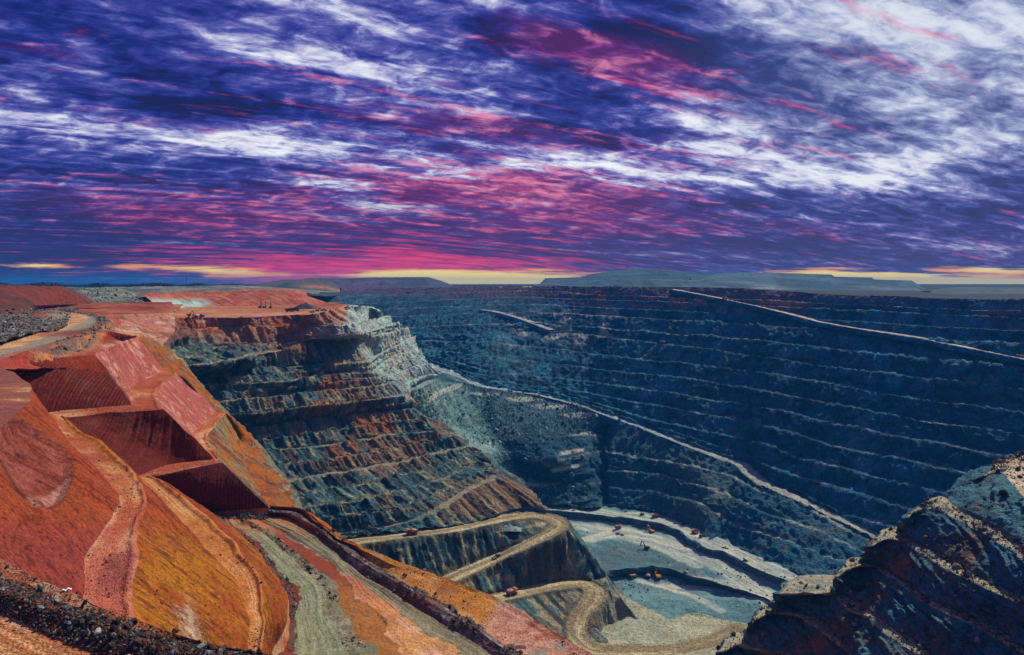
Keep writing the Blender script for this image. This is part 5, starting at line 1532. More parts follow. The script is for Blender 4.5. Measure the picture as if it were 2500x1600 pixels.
def mesa(name, base, crest, back, ca, cb, off, rows=46, cols=520, am=8.0, terr=0.0, xc=None):
    lines = [base, crest, crest + np.array([0, 60, 1.0]), back]

    def ex(I):
        return am * (fbm(I['P'], 90, 4, off, gain=0.55) * 0.7 + 0.3 * vnoise(I['s'] / 30 + fbm(I['P'], 60, 3, off), I['P'][..., 2] / 60, 0 * I['s'])) * np.where(I['id'] < 1, np.sin(np.pi * np.clip(I['v'], 0, 1)) ** 0.5, 0.25)

    def co(I):
        n = fbm(I['P2'], 170, 4, off + 1); n2 = fbm(I['P2'], 40, 3, off + 2)
        c = mix(ca, cb, sstep(-0.3, 0.3, n + 0.6 * n2))
        tr = ((np.abs(((I['v'] * 3.2 + 0.25 * n) % 1) - 0.5) < 0.06) & (I['id'] < 1)) * sstep(-0.2, 0.2, n)
        c = mix(c, (0.16, 0.21, 0.22), 0.5 * tr)
        return xc(I, c, n, n2) if xc else c
    return loft(name, lines, cols, [('f', rows), ('b', 3), ('b', 4)], M_VFAR, {}, co, extra=ex, mode='lin')


def fit(L, d, dz=0):
    return LD(*[(p[0], p[1], d if len(p) < 3 else p[2]) for p in L])


mesa('waste_dump', fit([(700, 742), (760, 745), (830, 748), (950, 745), (1060, 735), (1130, 724)], 2520),
     fit([(715, 684), (760, 679.5), (850, 680), (900, 678), (1000, 677), (1042, 677), (1075, 687), (1105, 699)], 2850),
     fit([(715, 688), (760, 684), (850, 684), (900, 682), (1000, 681), (1042, 682), (1070, 690), (1090, 701)], 3600),
     (0.055, 0.075, 0.13), (0.12, 0.085, 0.15), 271.0)
mesa('waste_dump', fit([(560, 708), (620, 706), (680, 712), (730, 720), (800, 724), (830, 722)], 2300),
     fit([(590, 702), (640, 692), (690, 684), (740, 681), (800, 689), (830, 703)], 2560),
     fit([(590, 703), (640, 695), (690, 688), (740, 686), (800, 692), (830, 704)], 2900),
     (0.030, 0.060, 0.075), (0.10, 0.085, 0.075), 275.0, am=5.0,
     xc=lambda I, c, n, n2: mix(c, (0.40, 0.19, 0.10), 0.8 * np.exp(-((I['v'] - 0.55) / 0.12) ** 2) * sstep(0.55, 0.75, I['u']) * (I['id'] < 1)))
mesa('mesa_dump', fit([(1290, 704), (1400, 703), (1500, 704), (1600, 705), (1720, 706), (1800, 708)], 2900),
     fit([(1318, 696), (1333, 680), (1420, 677), (1452, 668.5), (1500, 662), (1560, 658), (1610, 658.5), (1680, 665), (1760, 674)], 3250),
     fit([(1322, 699), (1340, 684), (1420, 680), (1452, 672), (1500, 666), (1560, 662), (1610, 662), (1680, 669), (1760, 678)], 4200),
     (0.020, 0.060, 0.095), (0.045, 0.105, 0.135), 281.0)
mesa('mesa_dump', fit([(1640, 712), (1760, 709), (1900, 716), (2040, 722), (2150, 726), (2255, 727), (2290, 726)], 2300),
     fit([(1690, 682), (1760, 668.5), (1830, 666), (1960, 668), (2031, 671), (2037, 676), (2128, 677.5), (2135, 682.5), (2226, 685), (2245, 698), (2262, 707)], 2750),
     fit([(1690, 690), (1760, 673), (1830, 671), (1960, 672), (2030, 675), (2036, 680), (2128, 682), (2135, 686), (2222, 689), (2240, 700), (2255, 708)], 3600),
     (0.025, 0.075, 0.115), (0.060, 0.125, 0.160), 285.0,
     xc=lambda I, c, n, n2: mix(c, (0.34, 0.36, 0.34), 0.5 * sstep(0.5, 0.1, I['v']) * (I['id'] < 1) * sstep(-0.1, 0.3, n)))
mesa('waste_dump', fit([(2250, 731), (2350, 733), (2450, 735), (2600, 738)], 1800),
     fit([(2275, 712), (2330, 706), (2370, 703), (2420, 702), (2500, 703.5), (2600, 704)], 2150),
     fit([(2275, 713), (2330, 708), (2370, 706), (2420, 705), (2500, 706), (2600, 707)], 2600),
     (0.055, 0.085, 0.10), (0.10, 0.12, 0.12), 291.0, am=3.0)
#OBJECTS#
# ================================================================== THINGS
def tag(o, label, cat, group=None):
    o['label'] = label; o['category'] = cat
    if group:
        o['group'] = group
    return o


_pts = {}


def ground_at(px, py, names=None):
    """the terrain point seen at a pixel of the photograph: where a thing stands."""
    best = None
    for nm, lst in SURF.items():
        if names and nm not in names:
            continue
        for k, (P, ids) in enumerate(lst):
            key = (nm, k)
            if key not in _pts:
                q = P.reshape(-1, 3); q = q[~np.isnan(q[:, 0]) & (q[:, 1] > 5)]
                x, y = proj(q); _pts[key] = (q, x, y)
            q, x, y = _pts[key]
            m = np.hypot(x - px, y - py) < 4.0
            if m.any():
                qq = q[m]; i = np.argmin(qq[:, 1] + 6 * np.hypot(x[m] - px, y[m] - py))
                if best is None or qq[i, 1] < best[1] - 8:
                    best = qq[i]
    return best


class MB:
    """collects boxes, prisms and cylinders into ONE mesh."""
    def __init__(self):
        self.bm = bmesh.new()

    def box(self, x0, x1, y0, y1, z0, z1, bev=0.0):
        g = bmesh.ops.create_cube(self.bm, size=1.0)['verts']
        for v in g:
            v.co = ((x0 + x1) / 2 + v.co.x * (x1 - x0), (y0 + y1) / 2 + v.co.y * (y1 - y0), (z0 + z1) / 2 + v.co.z * (z1 - z0))
        if bev:
            es = list({e for v in g for e in v.link_edges})
            bmesh.ops.bevel(self.bm, geom=es, offset=bev, segments=1, affect='EDGES')
        return self

    def prism(self, prof, y0, y1):
        a = [self.bm.verts.new((x, y0, z)) for x, z in prof]; b = [self.bm.verts.new((x, y1, z)) for x, z in prof]
        n = len(prof)
        self.bm.faces.new(a); self.bm.faces.new(b[::-1])
        for i in range(n):
            self.bm.faces.new((a[i], b[i], b[(i + 1) % n], a[(i + 1) % n]))
        return self

    def cyl(self, p, q, r, r2=None, seg=14):
        p, q = Vector(p), Vector(q); d = q - p
        M = Matrix.Translation((p + q) / 2) @ d.to_track_quat('Z', 'Y').to_matrix().to_4x4()
        bmesh.ops.create_cone(self.bm, cap_ends=True, segments=seg, radius1=r, radius2=r if r2 is None else r2, depth=d.length, matrix=M)
        return self

    def build(self, name, mat, parent=None):
        bmesh.ops.recalc_face_normals(self.bm, faces=self.bm.faces[:])
        me = bpy.data.meshes.new(name); self.bm.to_mesh(me); self.bm.free()
        me.materials.append(mat)
        o = bpy.data.objects.new(name, me); COL.objects.link(o)
        if parent:
            o.parent = parent
        return o


def thing(name, label, cat, group=None):
    o = bpy.data.objects.new(name, None); COL.objects.link(o)
    o.empty_display_size = 2
    return tag(o, label, cat, group)


M_TRAY = flat_mat('faded_red_paint', (0.38, 0.115, 0.065), 0.55, 0, 0.25, 2.0)
M_YEL = flat_mat('orange_machine_paint', (0.50, 0.18, 0.025), 0.5, 0, 0.25, 1.5)
M_YEL2 = flat_mat('dusty_yellow_paint', (0.55, 0.36, 0.10), 0.6, 0, 0.25, 1.5)
M_DARK = flat_mat('dark_steel', (0.035, 0.035, 0.04), 0.6, 0.2, 0.3, 1.0)
M_TYRE = flat_mat('tyre_rubber', (0.018, 0.018, 0.020), 0.9, 0, 0.3, 0.5)
M_GLASS = flat_mat('cab_glass', (0.02, 0.03, 0.04), 0.1, 0, 0.1, 1.0, 0.8)
M_WHITE = flat_mat('white_paint', (0.75, 0.74, 0.70), 0.5, 0, 0.1, 1.0)
M_LAMP = flat_mat('lamp_lens', (0.8, 0.8, 0.7), 0.2, 0, 0.05, 1.0, 0.8)
M_RIM = flat_mat('wheel_rim', (0.45, 0.30, 0.16), 0.6, 0.1, 0.2, 0.5)
M_OREM = flat_mat('blasted_ore', (0.42, 0.30, 0.22), 0.95, 0, 0.5, 1.2, 0.1)
M_CLOTH = flat_mat('white_plastic_sheet', (0.80, 0.82, 0.84), 0.5, 0, 0.05, 0.3)


def wheel(x, y, r, w, parent, rim=True):
    o = MB().cyl((x, y - w / 2, r), (x, y + w / 2, r), r, seg=18).build('wheel', M_TYRE, parent)
    if rim:
        s = 1 if y > 0 else -1
        MB().cyl((x, y + s * (w / 2 - 0.05), r), (x, y + s * (w / 2 + 0.06), r), r * 0.5, seg=12).build('rim', M_RIM, o)
    return o


def make_truck(label, load=True, paint=None):
    paint = paint or M_TRAY
    t = thing('haul_truck', label, 'haul truck', 'mine haul trucks')
    MB().box(-5.6, 5.9, -1.5, 1.5, 1.7, 2.9, 0.1).box(-4.4, -2.0, -3.2, 3.2, 1.5, 2.1).box(3.0, 4.6, -3.2, 3.2, 1.5, 2.1).build('chassis', M_DARK, t)
    m = MB()
    m.prism([(-6.6, 4.3), (-5.6, 3.2), (1.9, 3.1), (2.5, 3.5), (2.5, 3.9), (1.8, 3.5), (-5.4, 3.6), (-6.4, 4.7)], -3.5, 3.5)
    for s in (-1, 1):
        y0, y1 = sorted((s * 3.3, s * 3.7))
        m.prism([(-6.8, 4.4), (-5.6, 3.3), (2.2, 3.2), (2.9, 6.3), (2.2, 6.3), (-4.6, 5.6)], y0, y1)
        for xr in (-4.2, -2.4, -0.6, 1.2):
            y2, y3 = sorted((s * 3.7, s * 3.95))
            m.box(xr - 0.15, xr + 0.15, y2, y3, 3.3, 5.5)
    m.prism([(2.1, 3.4), (2.6, 3.4), (3.2, 6.2), (6.5, 6.5), (6.5, 6.8), (2.8, 6.6)], -3.6, 3.6)
    tray = m.build('dump_tray', paint, t)
    if load:
        bm = bmesh.new()
        bmesh.ops.create_icosphere(bm, subdivisions=3, radius=1.0)
        rr = random.Random(len(label))
        for v in bm.verts:
            k = 1 + 0.16 * rr.uniform(-1, 1)
            v.co = (-1.7 + v.co.x * 4.0 * k, v.co.y * 3.1 * k, 4.6 + max(v.co.z, -0.3) * 1.9 * k)
        me = bpy.data.meshes.new('ore_load'); bm.to_mesh(me); bm.free(); me.materials.append(M_OREM)
        lo = bpy.data.objects.new('ore_load', me); COL.objects.link(lo); lo.parent = tray
    cab = MB().box(3.3, 5.5, 0.5, 2.7, 3.6, 5.7, 0.12).build('cab', paint, t)
    MB().box(5.45, 5.56, 0.7, 2.5, 4.5, 5.4).box(3.7, 5.1, 2.66, 2.76, 4.5, 5.4).build('window', M_GLASS, cab)
    MB().box(3.2, 6.3, -3.4, 3.4, 3.3, 3.6).box(5.6, 6.5, -2.3, 2.3, 1.5, 3.35, 0.1).build('deck', paint, t)
    MB().box(6.5, 6.56, -1.5, 1.5, 1.8, 3.2).build('radiator_grille', M_DARK, t)
    for s in (-1, 1):
        MB().box(6.5, 6.6, s * 2.0 - 0.25, s * 2.0 + 0.25, 2.2, 2.6).build('headlight', M_LAMP, t)
        MB().box(6.15, 6.3, s * 3.2 - 0.06, s * 3.2 + 0.06, 3.6, 4.6).build('handrail', paint, t)
    for s in (-1, 1):
        wheel(3.8, s * 2.9, 1.7, 1.1, t)
        wheel(-3.3, s * 3.0, 1.7, 1.1, t)
        wheel(-3.3, s * 1.75, 1.7, 1.0, t, False)
    return t


def tracks(t, L, gap, w, h):
    for s in (-1, 1):
        y0, y1 = sorted((s * gap, s * (gap + w)))
        o = MB().prism([(-L / 2 + h * .3, 0.0), (L / 2 - h * .3, 0.0), (L / 2, h * .45), (L / 2 - h * .25, h), (-L / 2 + h * .25, h), (-L / 2, h * .45)], y0, y1).build('crawler_track', M_DARK, t)


def make_excavator(label, k=1.0, paint=None, name='excavator', cat='excavator', pose=0):
    paint = paint or M_YEL
    t = thing(name, label, cat)
    tracks(t, 7.6, 1.7, 1.4, 2.0)
    body = MB().box(-3.6, 3.0, -2.9, 2.9, 2.2, 4.6, 0.15).build('house', paint, t)
    MB().box(-5.0, -3.6, -2.7, 2.7, 2.3, 4.3, 0.2).build('counterweight', paint, t)
    MB().cyl((-0.2, 0, 1.2), (-0.2, 0, 2.3), 1.6).build('slew_ring', M_DARK, t)
    cab = MB().box(1.4, 3.4, 1.1, 2.9, 4.6, 6.9, 0.12).build('cab', paint, t)
    MB().box(3.38, 3.46, 1.3, 2.7, 5.2, 6.6).box(1.7, 3.1, 2.88, 2.95, 5.3, 6.6).build('window', M_GLASS, cab)
    a, b, c = ((2.4, 9.6), (8.2, 11.0), (9.6, 5.0)) if pose else ((2.6, 9.2), (7.0, 9.2), (9.4, 4.0))
    bx = [(2.2, 3.6), (3.2, 3.6), (a[0] + 2.9, a[1] - 0.4), (b[0], b[1] - 0.5), (b[0] + 0.3, b[1] + 0.3), (a[0] + 2.0, a[1] + 0.5)]
    bo = MB().prism(bx, -0.55, 0.55).build('boom', paint, t)
    MB().cyl((3.2, 0.8, 4.2), (a[0] + 2.4, 0.8, a[1] - 0.6), 0.2).cyl((3.2, -0.8, 4.2), (a[0] + 2.4, -0.8, a[1] - 0.6), 0.2).build('hydraulic_ram', M_DARK, bo)
    st = MB().prism([(b[0] - 0.9, b[1] + 0.5), (b[0] + 0.5, b[1] + 0.2), (c[0] + 0.4, c[1]), (c[0] - 0.5, c[1])], -0.45, 0.45).build('stick', paint, t)
    MB().prism([(c[0] + 0.5, c[1] + 0.4), (c[0] + 0.9, c[1] - 1.6), (c[0] - 1.2, c[1] - 2.6), (c[0] - 2.8, c[1] - 1.8), (c[0] - 2.4, c[1] - 1.3), (c[0] - 1.0, c[1] - 1.8), (c[0] - 0.2, c[1] - 1.0), (c[0] - 0.5, c[1] + 0.3)], -1.6, 1.6).build('bucket', M_DARK, st)
    t.scale = (k, k, k)
    return t


def make_drill(label, k=1.0, paint=None, lean=0.0, group=None):
    paint = paint or M_YEL2
    t = thing('drill_rig', label, 'drill rig', group)
    tracks(t, 6.0, 1.0, 1.0, 1.5)
    MB().box(-4.6, 4.0, -2.0, 2.0, 1.6, 2.3, 0.08).box(-4.2, 0.4, -1.5, 1.5, 2.3, 4.2, 0.12).build('machinery_deck', paint, t)
    cab = MB().box(1.0, 3.2, -2.0, -0.2, 2.3, 4.8, 0.1).build('cab', paint, t)
    MB().box(3.18, 3.26, -1.8, -0.4, 3.2, 4.5).build('window', M_GLASS, cab)
    m = MB()
    H = 13.0
    for y in (-0.55, 0.55):
        for x in (3.4, 4.4):
            m.cyl((x - lean * 0.0, y, 0.6), (x - lean, y, H), 0.14, seg=6)
    for i in range(9):
        z = 1.2 + i * 1.35; f0 = (z - 0.6) / (H - 0.6) * lean; f1 = (z + 1.35 - 0.6) / (H - 0.6) * lean
        m.cyl((3.4 - f0, -0.55, z), (4.4 - f1, -0.55, z + 1.3), 0.09, seg=5).cyl((3.4 - f0, 0.55, z), (4.4 - f1, 0.55, z + 1.3), 0.09, seg=5).cyl((4.4 - f0, -0.55, z), (4.4 - f1, 0.55, z + 1.3), 0.09, seg=5)
    ms = m.build('mast', M_DARK, t)
    MB().cyl((3.9, 0, 0.1), (3.9 - lean * 0.8, 0, H * 0.8), 0.2, seg=8).build('drill_rod', M_RIM, ms)
    t.scale = (k, k, k)
    return t


def make_dozer(label, paint=None, name='bulldozer', cat='bulldozer'):
    paint = paint or M_YEL2
    t = thing(name, label, cat)
    tracks(t, 5.6, 1.1, 0.8, 1.7)
    MB().box(-1.2, 3.2, -1.0, 1.0, 1.0, 2.8, 0.12).build('engine_body', paint, t)
    cab = MB().box(-2.4, -0.4, -1.2, 1.2, 2.4, 4.3, 0.12).build('cab', paint, t)
    MB().box(-0.42, -0.34, -1.0, 1.0, 3.1, 4.1).box(-2.2, -0.7, 1.18, 1.26, 3.1, 4.1).build('window', M_GLASS, cab)
    MB().prism([(4.2, 0.1), (4.6, 0.2), (4.3, 1.2), (4.6, 2.2), (4.3, 2.3), (3.9, 1.2)], -2.6, 2.6).build('blade', M_DARK, t)
    MB().box(2.0, 4.1, -2.0, -1.75, 0.7, 1.1).box(2.0, 4.1, 1.75, 2.0, 0.7, 1.1).build('push_arm', paint, t)
    return t


def make_loader(label, paint=None):
    paint = paint or M_YEL2
    t = thing('wheel_loader', label, 'wheel loader')
    MB().box(-4.2, 1.2, -1.3, 1.3, 1.2, 3.0, 0.15).build('engine_body', paint, t)
    cab = MB().box(-0.6, 1.3, -1.0, 1.0, 3.0, 4.8, 0.1).build('cab', paint, t)
    MB().box(1.28, 1.36, -0.85, 0.85, 3.5, 4.6).build('window', M_GLASS, cab)
    MB().prism([(1.2, 2.4), (1.6, 2.8), (4.4, 1.6), (4.3, 1.1)], -0.9, 0.9).build('lift_arm', paint, t)
    MB().prism([(4.3, 0.2), (6.2, 0.1), (5.2, 0.8), (4.8, 2.2), (4.3, 2.2)], -2.0, 2.0).build('bucket', M_DARK, t)
    for x in (-2.8, 2.2):
        for s in (-1, 1):
            wheel(x, s * 1.8, 1.25, 0.9, t)
    return t


def make_ute(label, paint=None, k=1.0):
    t = thing('pickup', label, 'pickup truck', 'small service vehicles')
    paint = paint or M_WHITE
    MB().box(-2.6, 2.6, -0.95, 0.95, 0.5, 1.1, 0.08).build('body', paint, t)
    cab = MB().prism([(-0.4, 1.1), (1.5, 1.1), (0.9, 1.85), (-0.3, 1.85)], -0.85, 0.85).build('cab', paint, t)
    MB().prism([(0.95, 1.16), (1.42, 1.16), (0.98, 1.74)], -0.87, 0.87).box(-0.2, 0.7, -0.88, 0.88, 1.2, 1.7).build('window', M_GLASS, cab)
    MB().box(-2.6, -0.5, -0.95, -0.85, 1.1, 1.45).box(-2.6, -0.5, 0.85, 0.95, 1.1, 1.45).box(-2.6, -2.5, -0.85, 0.85, 1.1, 1.45).build('load_bed', paint, t)
    for s in (-1, 1):
        MB().box(2.58, 2.64, s * 0.7 - 0.15, s * 0.7 + 0.15, 0.8, 1.0).build('headlight', M_LAMP, t)
        for x in (-1.7, 1.6):
            wheel(x, s * 0.9, 0.4, 0.28, t, False)
    t.scale = (k, k, k)
    return t


def place(t, px, py, to=None, yaw=None, names=None, sink=0.1):
    g = ground_at(px, py, names)
    if g is None:
        print('NO GROUND', t.name, px, py); g = np.array(W(px, py, 1000))
    t.location = (g[0], g[1], g[2] - sink)
    if to is not None:
        h = ground_at(to[0], to[1], names)
        if h is not None:
            d = Vector(h) - Vector(g)
            yaw = math.atan2(d.y, d.x)
            t.rotation_euler = (0, -math.atan2(d.z, math.hypot(d.x, d.y)) if abs(d.z) < 0.3 * math.hypot(d.x, d.y) else 0, yaw)
            return t
    t.rotation_euler = (0, 0, yaw or 0)
    return t


# haul trucks
place(make_truck('red haul truck driving along the upper khaki switchback road'), 1005, 1305, to=(960, 1309), names=['switchback_nose'])
place(make_truck('red haul truck on the lower switchback road beside the orange slope'), 1248, 1452, to=(1290, 1444), names=['switchback_nose'])
place(make_truck('orange red haul truck waiting left of the two machines under the dark step'), 1546, 1412, yaw=R(215), names=['pit_floor'])
place(make_truck('haul truck parked close beside the big orange shovel'), 1583, 1410, yaw=R(75), names=['pit_floor'])
place(make_truck('haul truck on the pale haul road across the pit floor'), 1509, 1291, yaw=R(8), names=['pit_floor'])
place(make_truck('distant dark haul truck climbing the thin ramp near the top of the far wall'), 1770, 730, yaw=R(150), names=['pit_wall', 'haul_road'])
place(make_truck('dark haul truck at the right edge of the photo on the far wall ramp'), 2492, 873, yaw=R(140), names=['pit_wall', 'haul_road'])
place(make_truck('haul truck on the long pale ramp below the far wall'), 1307, 970, yaw=R(135), names=['pit_wall'])
place(make_truck('tiny dark haul truck on a bench halfway up the far wall'), 1617, 838, yaw=R(160), names=['pit_wall'])
place(make_truck('small red haul truck behind the drill rig on the upper floor bench', False), 1600, 1262, yaw=R(200), names=['pit_floor'])
place(make_truck('red haul truck next to the tall dark drill on the pale floor bench', False), 1697, 1303, yaw=R(120), names=['pit_floor'])
# loading machines
sh = make_excavator('big orange hydraulic shovel digging at the dark step of the pit floor', 1.35, M_YEL, 'mining_shovel', 'mining shovel', 0)
place(sh, 1606, 1413, yaw=R(100), names=['pit_floor'])
place(make_excavator('orange excavator below the long dark step with its boom raised', 1.1, M_YEL, pose=1), 1590, 1300, yaw=R(130), names=['pit_floor'])
place(make_excavator('dark excavator with a long raised boom on the grey floor', 1.1, M_DARK, pose=1), 1578, 1340, yaw=R(150), names=['pit_floor'])
place(make_drill('dark drill rig with upright mast at the foot of the far wall', 1.0, M_DARK), 1670, 1281, yaw=R(200), names=['pit_floor'])
place(make_drill('dark drill rig nearest the bend of the pale floor bench', 1.1, M_DARK), 1711, 1312, yaw=R(230), names=['pit_floor'])
place(make_dozer('dark bulldozer at the far end of the pale floor bench', M_DARK), 1567, 1257, yaw=R(20), names=['pit_floor'])
place(make_loader('yellow wheel loader on the narrow end of the pale floor bench'), 1771, 1339, yaw=R(-40), names=['pit_floor'])
place(make_dozer('small dark bulldozer on the edge of the pale bench near the dark ridges', M_DARK), 1819, 1370, yaw=R(-40), names=['pit_floor'])
place(make_ute('white pickup at the foot of the far wall right of the drill rig', None, 1.5), 1689, 1279, yaw=R(10), names=['pit_floor'])
place(make_ute('dark pickup below the haul truck on the floor road', M_DARK, 1.5), 1509, 1304, yaw=R(-20), names=['pit_floor'])
place(make_ute('second dark pickup just right of another on the floor road', M_DARK, 1.3), 1519, 1307, yaw=R(-20), names=['pit_floor'])
place(make_ute('pale yellow service pickup on the rubble right of the big shovel', M_YEL2, 1.5), 1675, 1398, yaw=R(-30), names=['pit_floor'])
grd = thing('motor_grader', 'dark motor grader coming down the lower leg of the khaki switchback', 'motor grader')
MB().box(-3.8, -0.6, -1.1, 1.1, 1.2, 2.6, 0.1).box(-0.6, 5.0, -0.25, 0.25, 2.0, 2.5).build('frame', M_DARK, grd)
_cb = MB().box(-1.0, 0.8, -0.9, 0.9, 2.0, 3.6, 0.1).build('cab', M_DARK, grd)
MB().box(0.78, 0.86, -0.8, 0.8, 2.6, 3.4).build('window', M_GLASS, _cb)
MB().prism([(1.6, 0.2), (1.9, 0.2), (1.7, 1.2)], -2.2, 2.2).build('blade', M_DARK, grd)
for x_ in (-3.0, -1.3, 4.4):
    for s_ in (-1, 1):
        wheel(x_, s_ * 1.2, 0.75, 0.5, grd)
grd.scale = (1.15, 1.15, 1.15)
place(grd, 1212, 1362, to=(1180, 1376), names=['switchback_nose'])
# the plateau crew
PN = ['plateau', 'red_cutting', 'rock_wall']
place(make_excavator('dark excavator at the left edge of the orange plateau', 0.62, M_DARK, pose=1), 462, 772, yaw=R(20), names=PN)
place(make_ute('pale service pickup between the two machines on the plateau edge', M_WHITE, 1.7), 478, 773, yaw=R(0), names=PN)
place(make_loader('dark wheel loader right of the plateau excavator', M_DARK), 494, 771, yaw=R(170), names=PN)
place(make_drill('leftmost of three dark drill masts below the red cutting', 1.1, M_DARK), 636, 749, yaw=R(90), names=PN)
place(make_drill('middle one of three dark drill masts below the red cutting', 1.05, M_DARK), 646, 749, yaw=R(80), names=PN)
place(make_drill('rightmost of three dark drill masts below the red cutting', 1.1, M_DARK), 661, 750, yaw=R(100), names=PN)
place(make_truck('grey haul truck parked on the plateau left of the dark heap', False, M_DARK), 706, 758, yaw=R(5), names=PN)
place(make_truck('dark haul truck parked right behind the grey one on the plateau', False, M_DARK), 721, 757, yaw=R(5), names=PN)
place(make_dozer('yellow bulldozer near the right corner of the orange plateau', M_YEL), 763, 760, yaw=R(170), names=PN)
place(make_excavator('dark excavator behind the yellow bulldozer on the plateau', 0.7, M_DARK), 775, 757, yaw=R(-10), names=PN)
place(make_ute('dark pickup right of the plateau excavator', M_DARK, 1.8), 788, 758, yaw=R(0), names=PN)
place(make_ute('reddish service pickup on the pale end of the plateau', M_TRAY, 1.8), 848, 752, yaw=R(0), names=PN)
place(make_ute('second reddish pickup further right on the pale plateau rim', M_TRAY, 1.8), 872, 751, yaw=R(0), names=PN)
place(make_ute('white pickup at the junction of the pale track and the long ramp', None, 2.0), 1136, 932, yaw=R(20), names=['rubble_slope', 'pit_wall'])

def pile(px, py, rx, ry, h, ca, cb, label, surf, seed):
    n = 46
    u, v = np.meshgrid(np.linspace(-1, 1, n), np.linspace(-1, 1, n))
    r = np.hypot(u, v)
    P = np.stack([u * rx, v * ry, 0 * u], -1)
    ns = fbm(P + seed * 37.0, rx * 0.35, 4, seed)
    P[..., 2] = h * np.clip(1.05 - r, 0, 1) ** 0.85 * (1 + 0.45 * ns) - 0.6 + 0.25 * fbm(P, 1.2, 3, seed)
    C = mix(ca, cb, sstep(-0.3, 0.3, fbm(P, rx * 0.25, 4, seed + 2)))
    o = grid_mesh('gravel_pile', P, C, M_ROCKB, smooth=False)
    tag(o, label, 'gravel pile')
    g = ground_at(px, py, surf); o.location = (g[0], g[1], g[2])
    return o


M_ROCKB = rock_mat('loose_boulders', 1.6, 0.5, 0.5)
pile(1243, 1290, 15, 9, 4.5, (0.16, 0.22, 0.20), (0.30, 0.36, 0.32), 'grey gravel pile between the two legs of the upper switchback', ['switchback_nose'], 3)
pile(747, 750, 26, 16, 11, (0.035, 0.045, 0.055), (0.09, 0.10, 0.10), 'dark heap of ore at the right end of the red cutting', PN, 5)

# slender survey pole at the end of the middle red terrace, with its base
sp = thing('marker_pole', 'thin dark pole standing at the end of the middle red terrace', 'pole')
MB().cyl((0, 0, 0), (0, 0, 6.0), 0.09, 0.06, 8).build('pole', M_DARK, sp)
MB().box(-0.5, 0.5, -0.5, 0.5, -0.3, 0.25, 0.05).build('base_block', M_YEL2, sp)
MB().box(-0.25, 0.25, -0.12, 0.12, 5.6, 6.1, 0.03).build('lamp_head', M_DARK, sp)
place(sp, 530, 1123, names=['red_terraces'], sink=0.0)
# far transmission mast on the skyline
mst = MB()
for a_ in range(3):
    x_, y_ = math.cos(a_ * 2.094) * 1.6, math.sin(a_ * 2.094) * 1.6
    mst.cyl((x_, y_, 0), (x_ * 0.15, y_ * 0.15, 46), 0.35, 0.2, 6)
for k_ in range(12):
    f0, f1 = 1 - k_ / 12 * .85, 1 - (k_ + 1) / 12 * .85
    for a_ in range(3):
        b_ = (a_ + 1) % 3
        mst.cyl((math.cos(a_ * 2.094) * 1.6 * f0, math.sin(a_ * 2.094) * 1.6 * f0, k_ * 46 / 12), (math.cos(b_ * 2.094) * 1.6 * f1, math.sin(b_ * 2.094) * 1.6 * f1, (k_ + 1) * 46 / 12), 0.16, seg=5)
mo = mst.build('radio_mast', M_DARK)
mo.location = W(455, 699, 3300)
tag(mo, 'slender radio mast on the left skyline among the far trees', 'mast')
# scrap of white sheet on the foreground bench
bm = bmesh.new()
bmesh.ops.create_grid(bm, x_segments=9, y_segments=7, size=0.5)
rr = random.Random(4)
for v in bm.verts:
    v.co = (v.co.x * 1.0, v.co.y * 0.55, 0.08 + 0.10 * math.sin(v.co.x * 9 + 2 * v.co.y) + rr.uniform(-.05, .05))
me = bpy.data.meshes.new('plastic_scrap'); bm.to_mesh(me); bm.free(); me.materials.append(M_CLOTH)
sc = bpy.data.objects.new('plastic_scrap', me); COL.objects.link(sc)
place(tag(sc, 'scrap of crumpled white sheet on the foreground bench edge', 'plastic sheet'), 165, 1440, yaw=0.4, names=['foreground_bench'], sink=-0.05)

# ------------------------------------------------------------------ loose rock
def rock_shapes(n, seed, sub=2):
    out = []
    rr = np.random.default_rng(seed)
    for k in range(n):
        bm = bmesh.new(); bmesh.ops.create_icosphere(bm, subdivisions=sub, radius=1.0)
        V = np.array([v.co[:] for v in bm.verts]); Fc = np.array([[v.index for v in f.verts] for f in bm.faces]); bm.free()
        for _ in range(9):                       # flat broken sides
            d = rr.normal(size=3); d /= np.linalg.norm(d); h = rr.uniform(0.45, 0.8)
            p = V @ d; V = V - np.maximum(p - h, 0)[:, None] * d
        V = V * rr.uniform(0.6, 1.15, size=3)
        out.append((V + rr.normal(scale=0.03, size=V.shape), Fc))
    return out


SHAPES = rock_shapes(8, 5, 2)
SHAPES1 = rock_shapes(8, 6, 1)


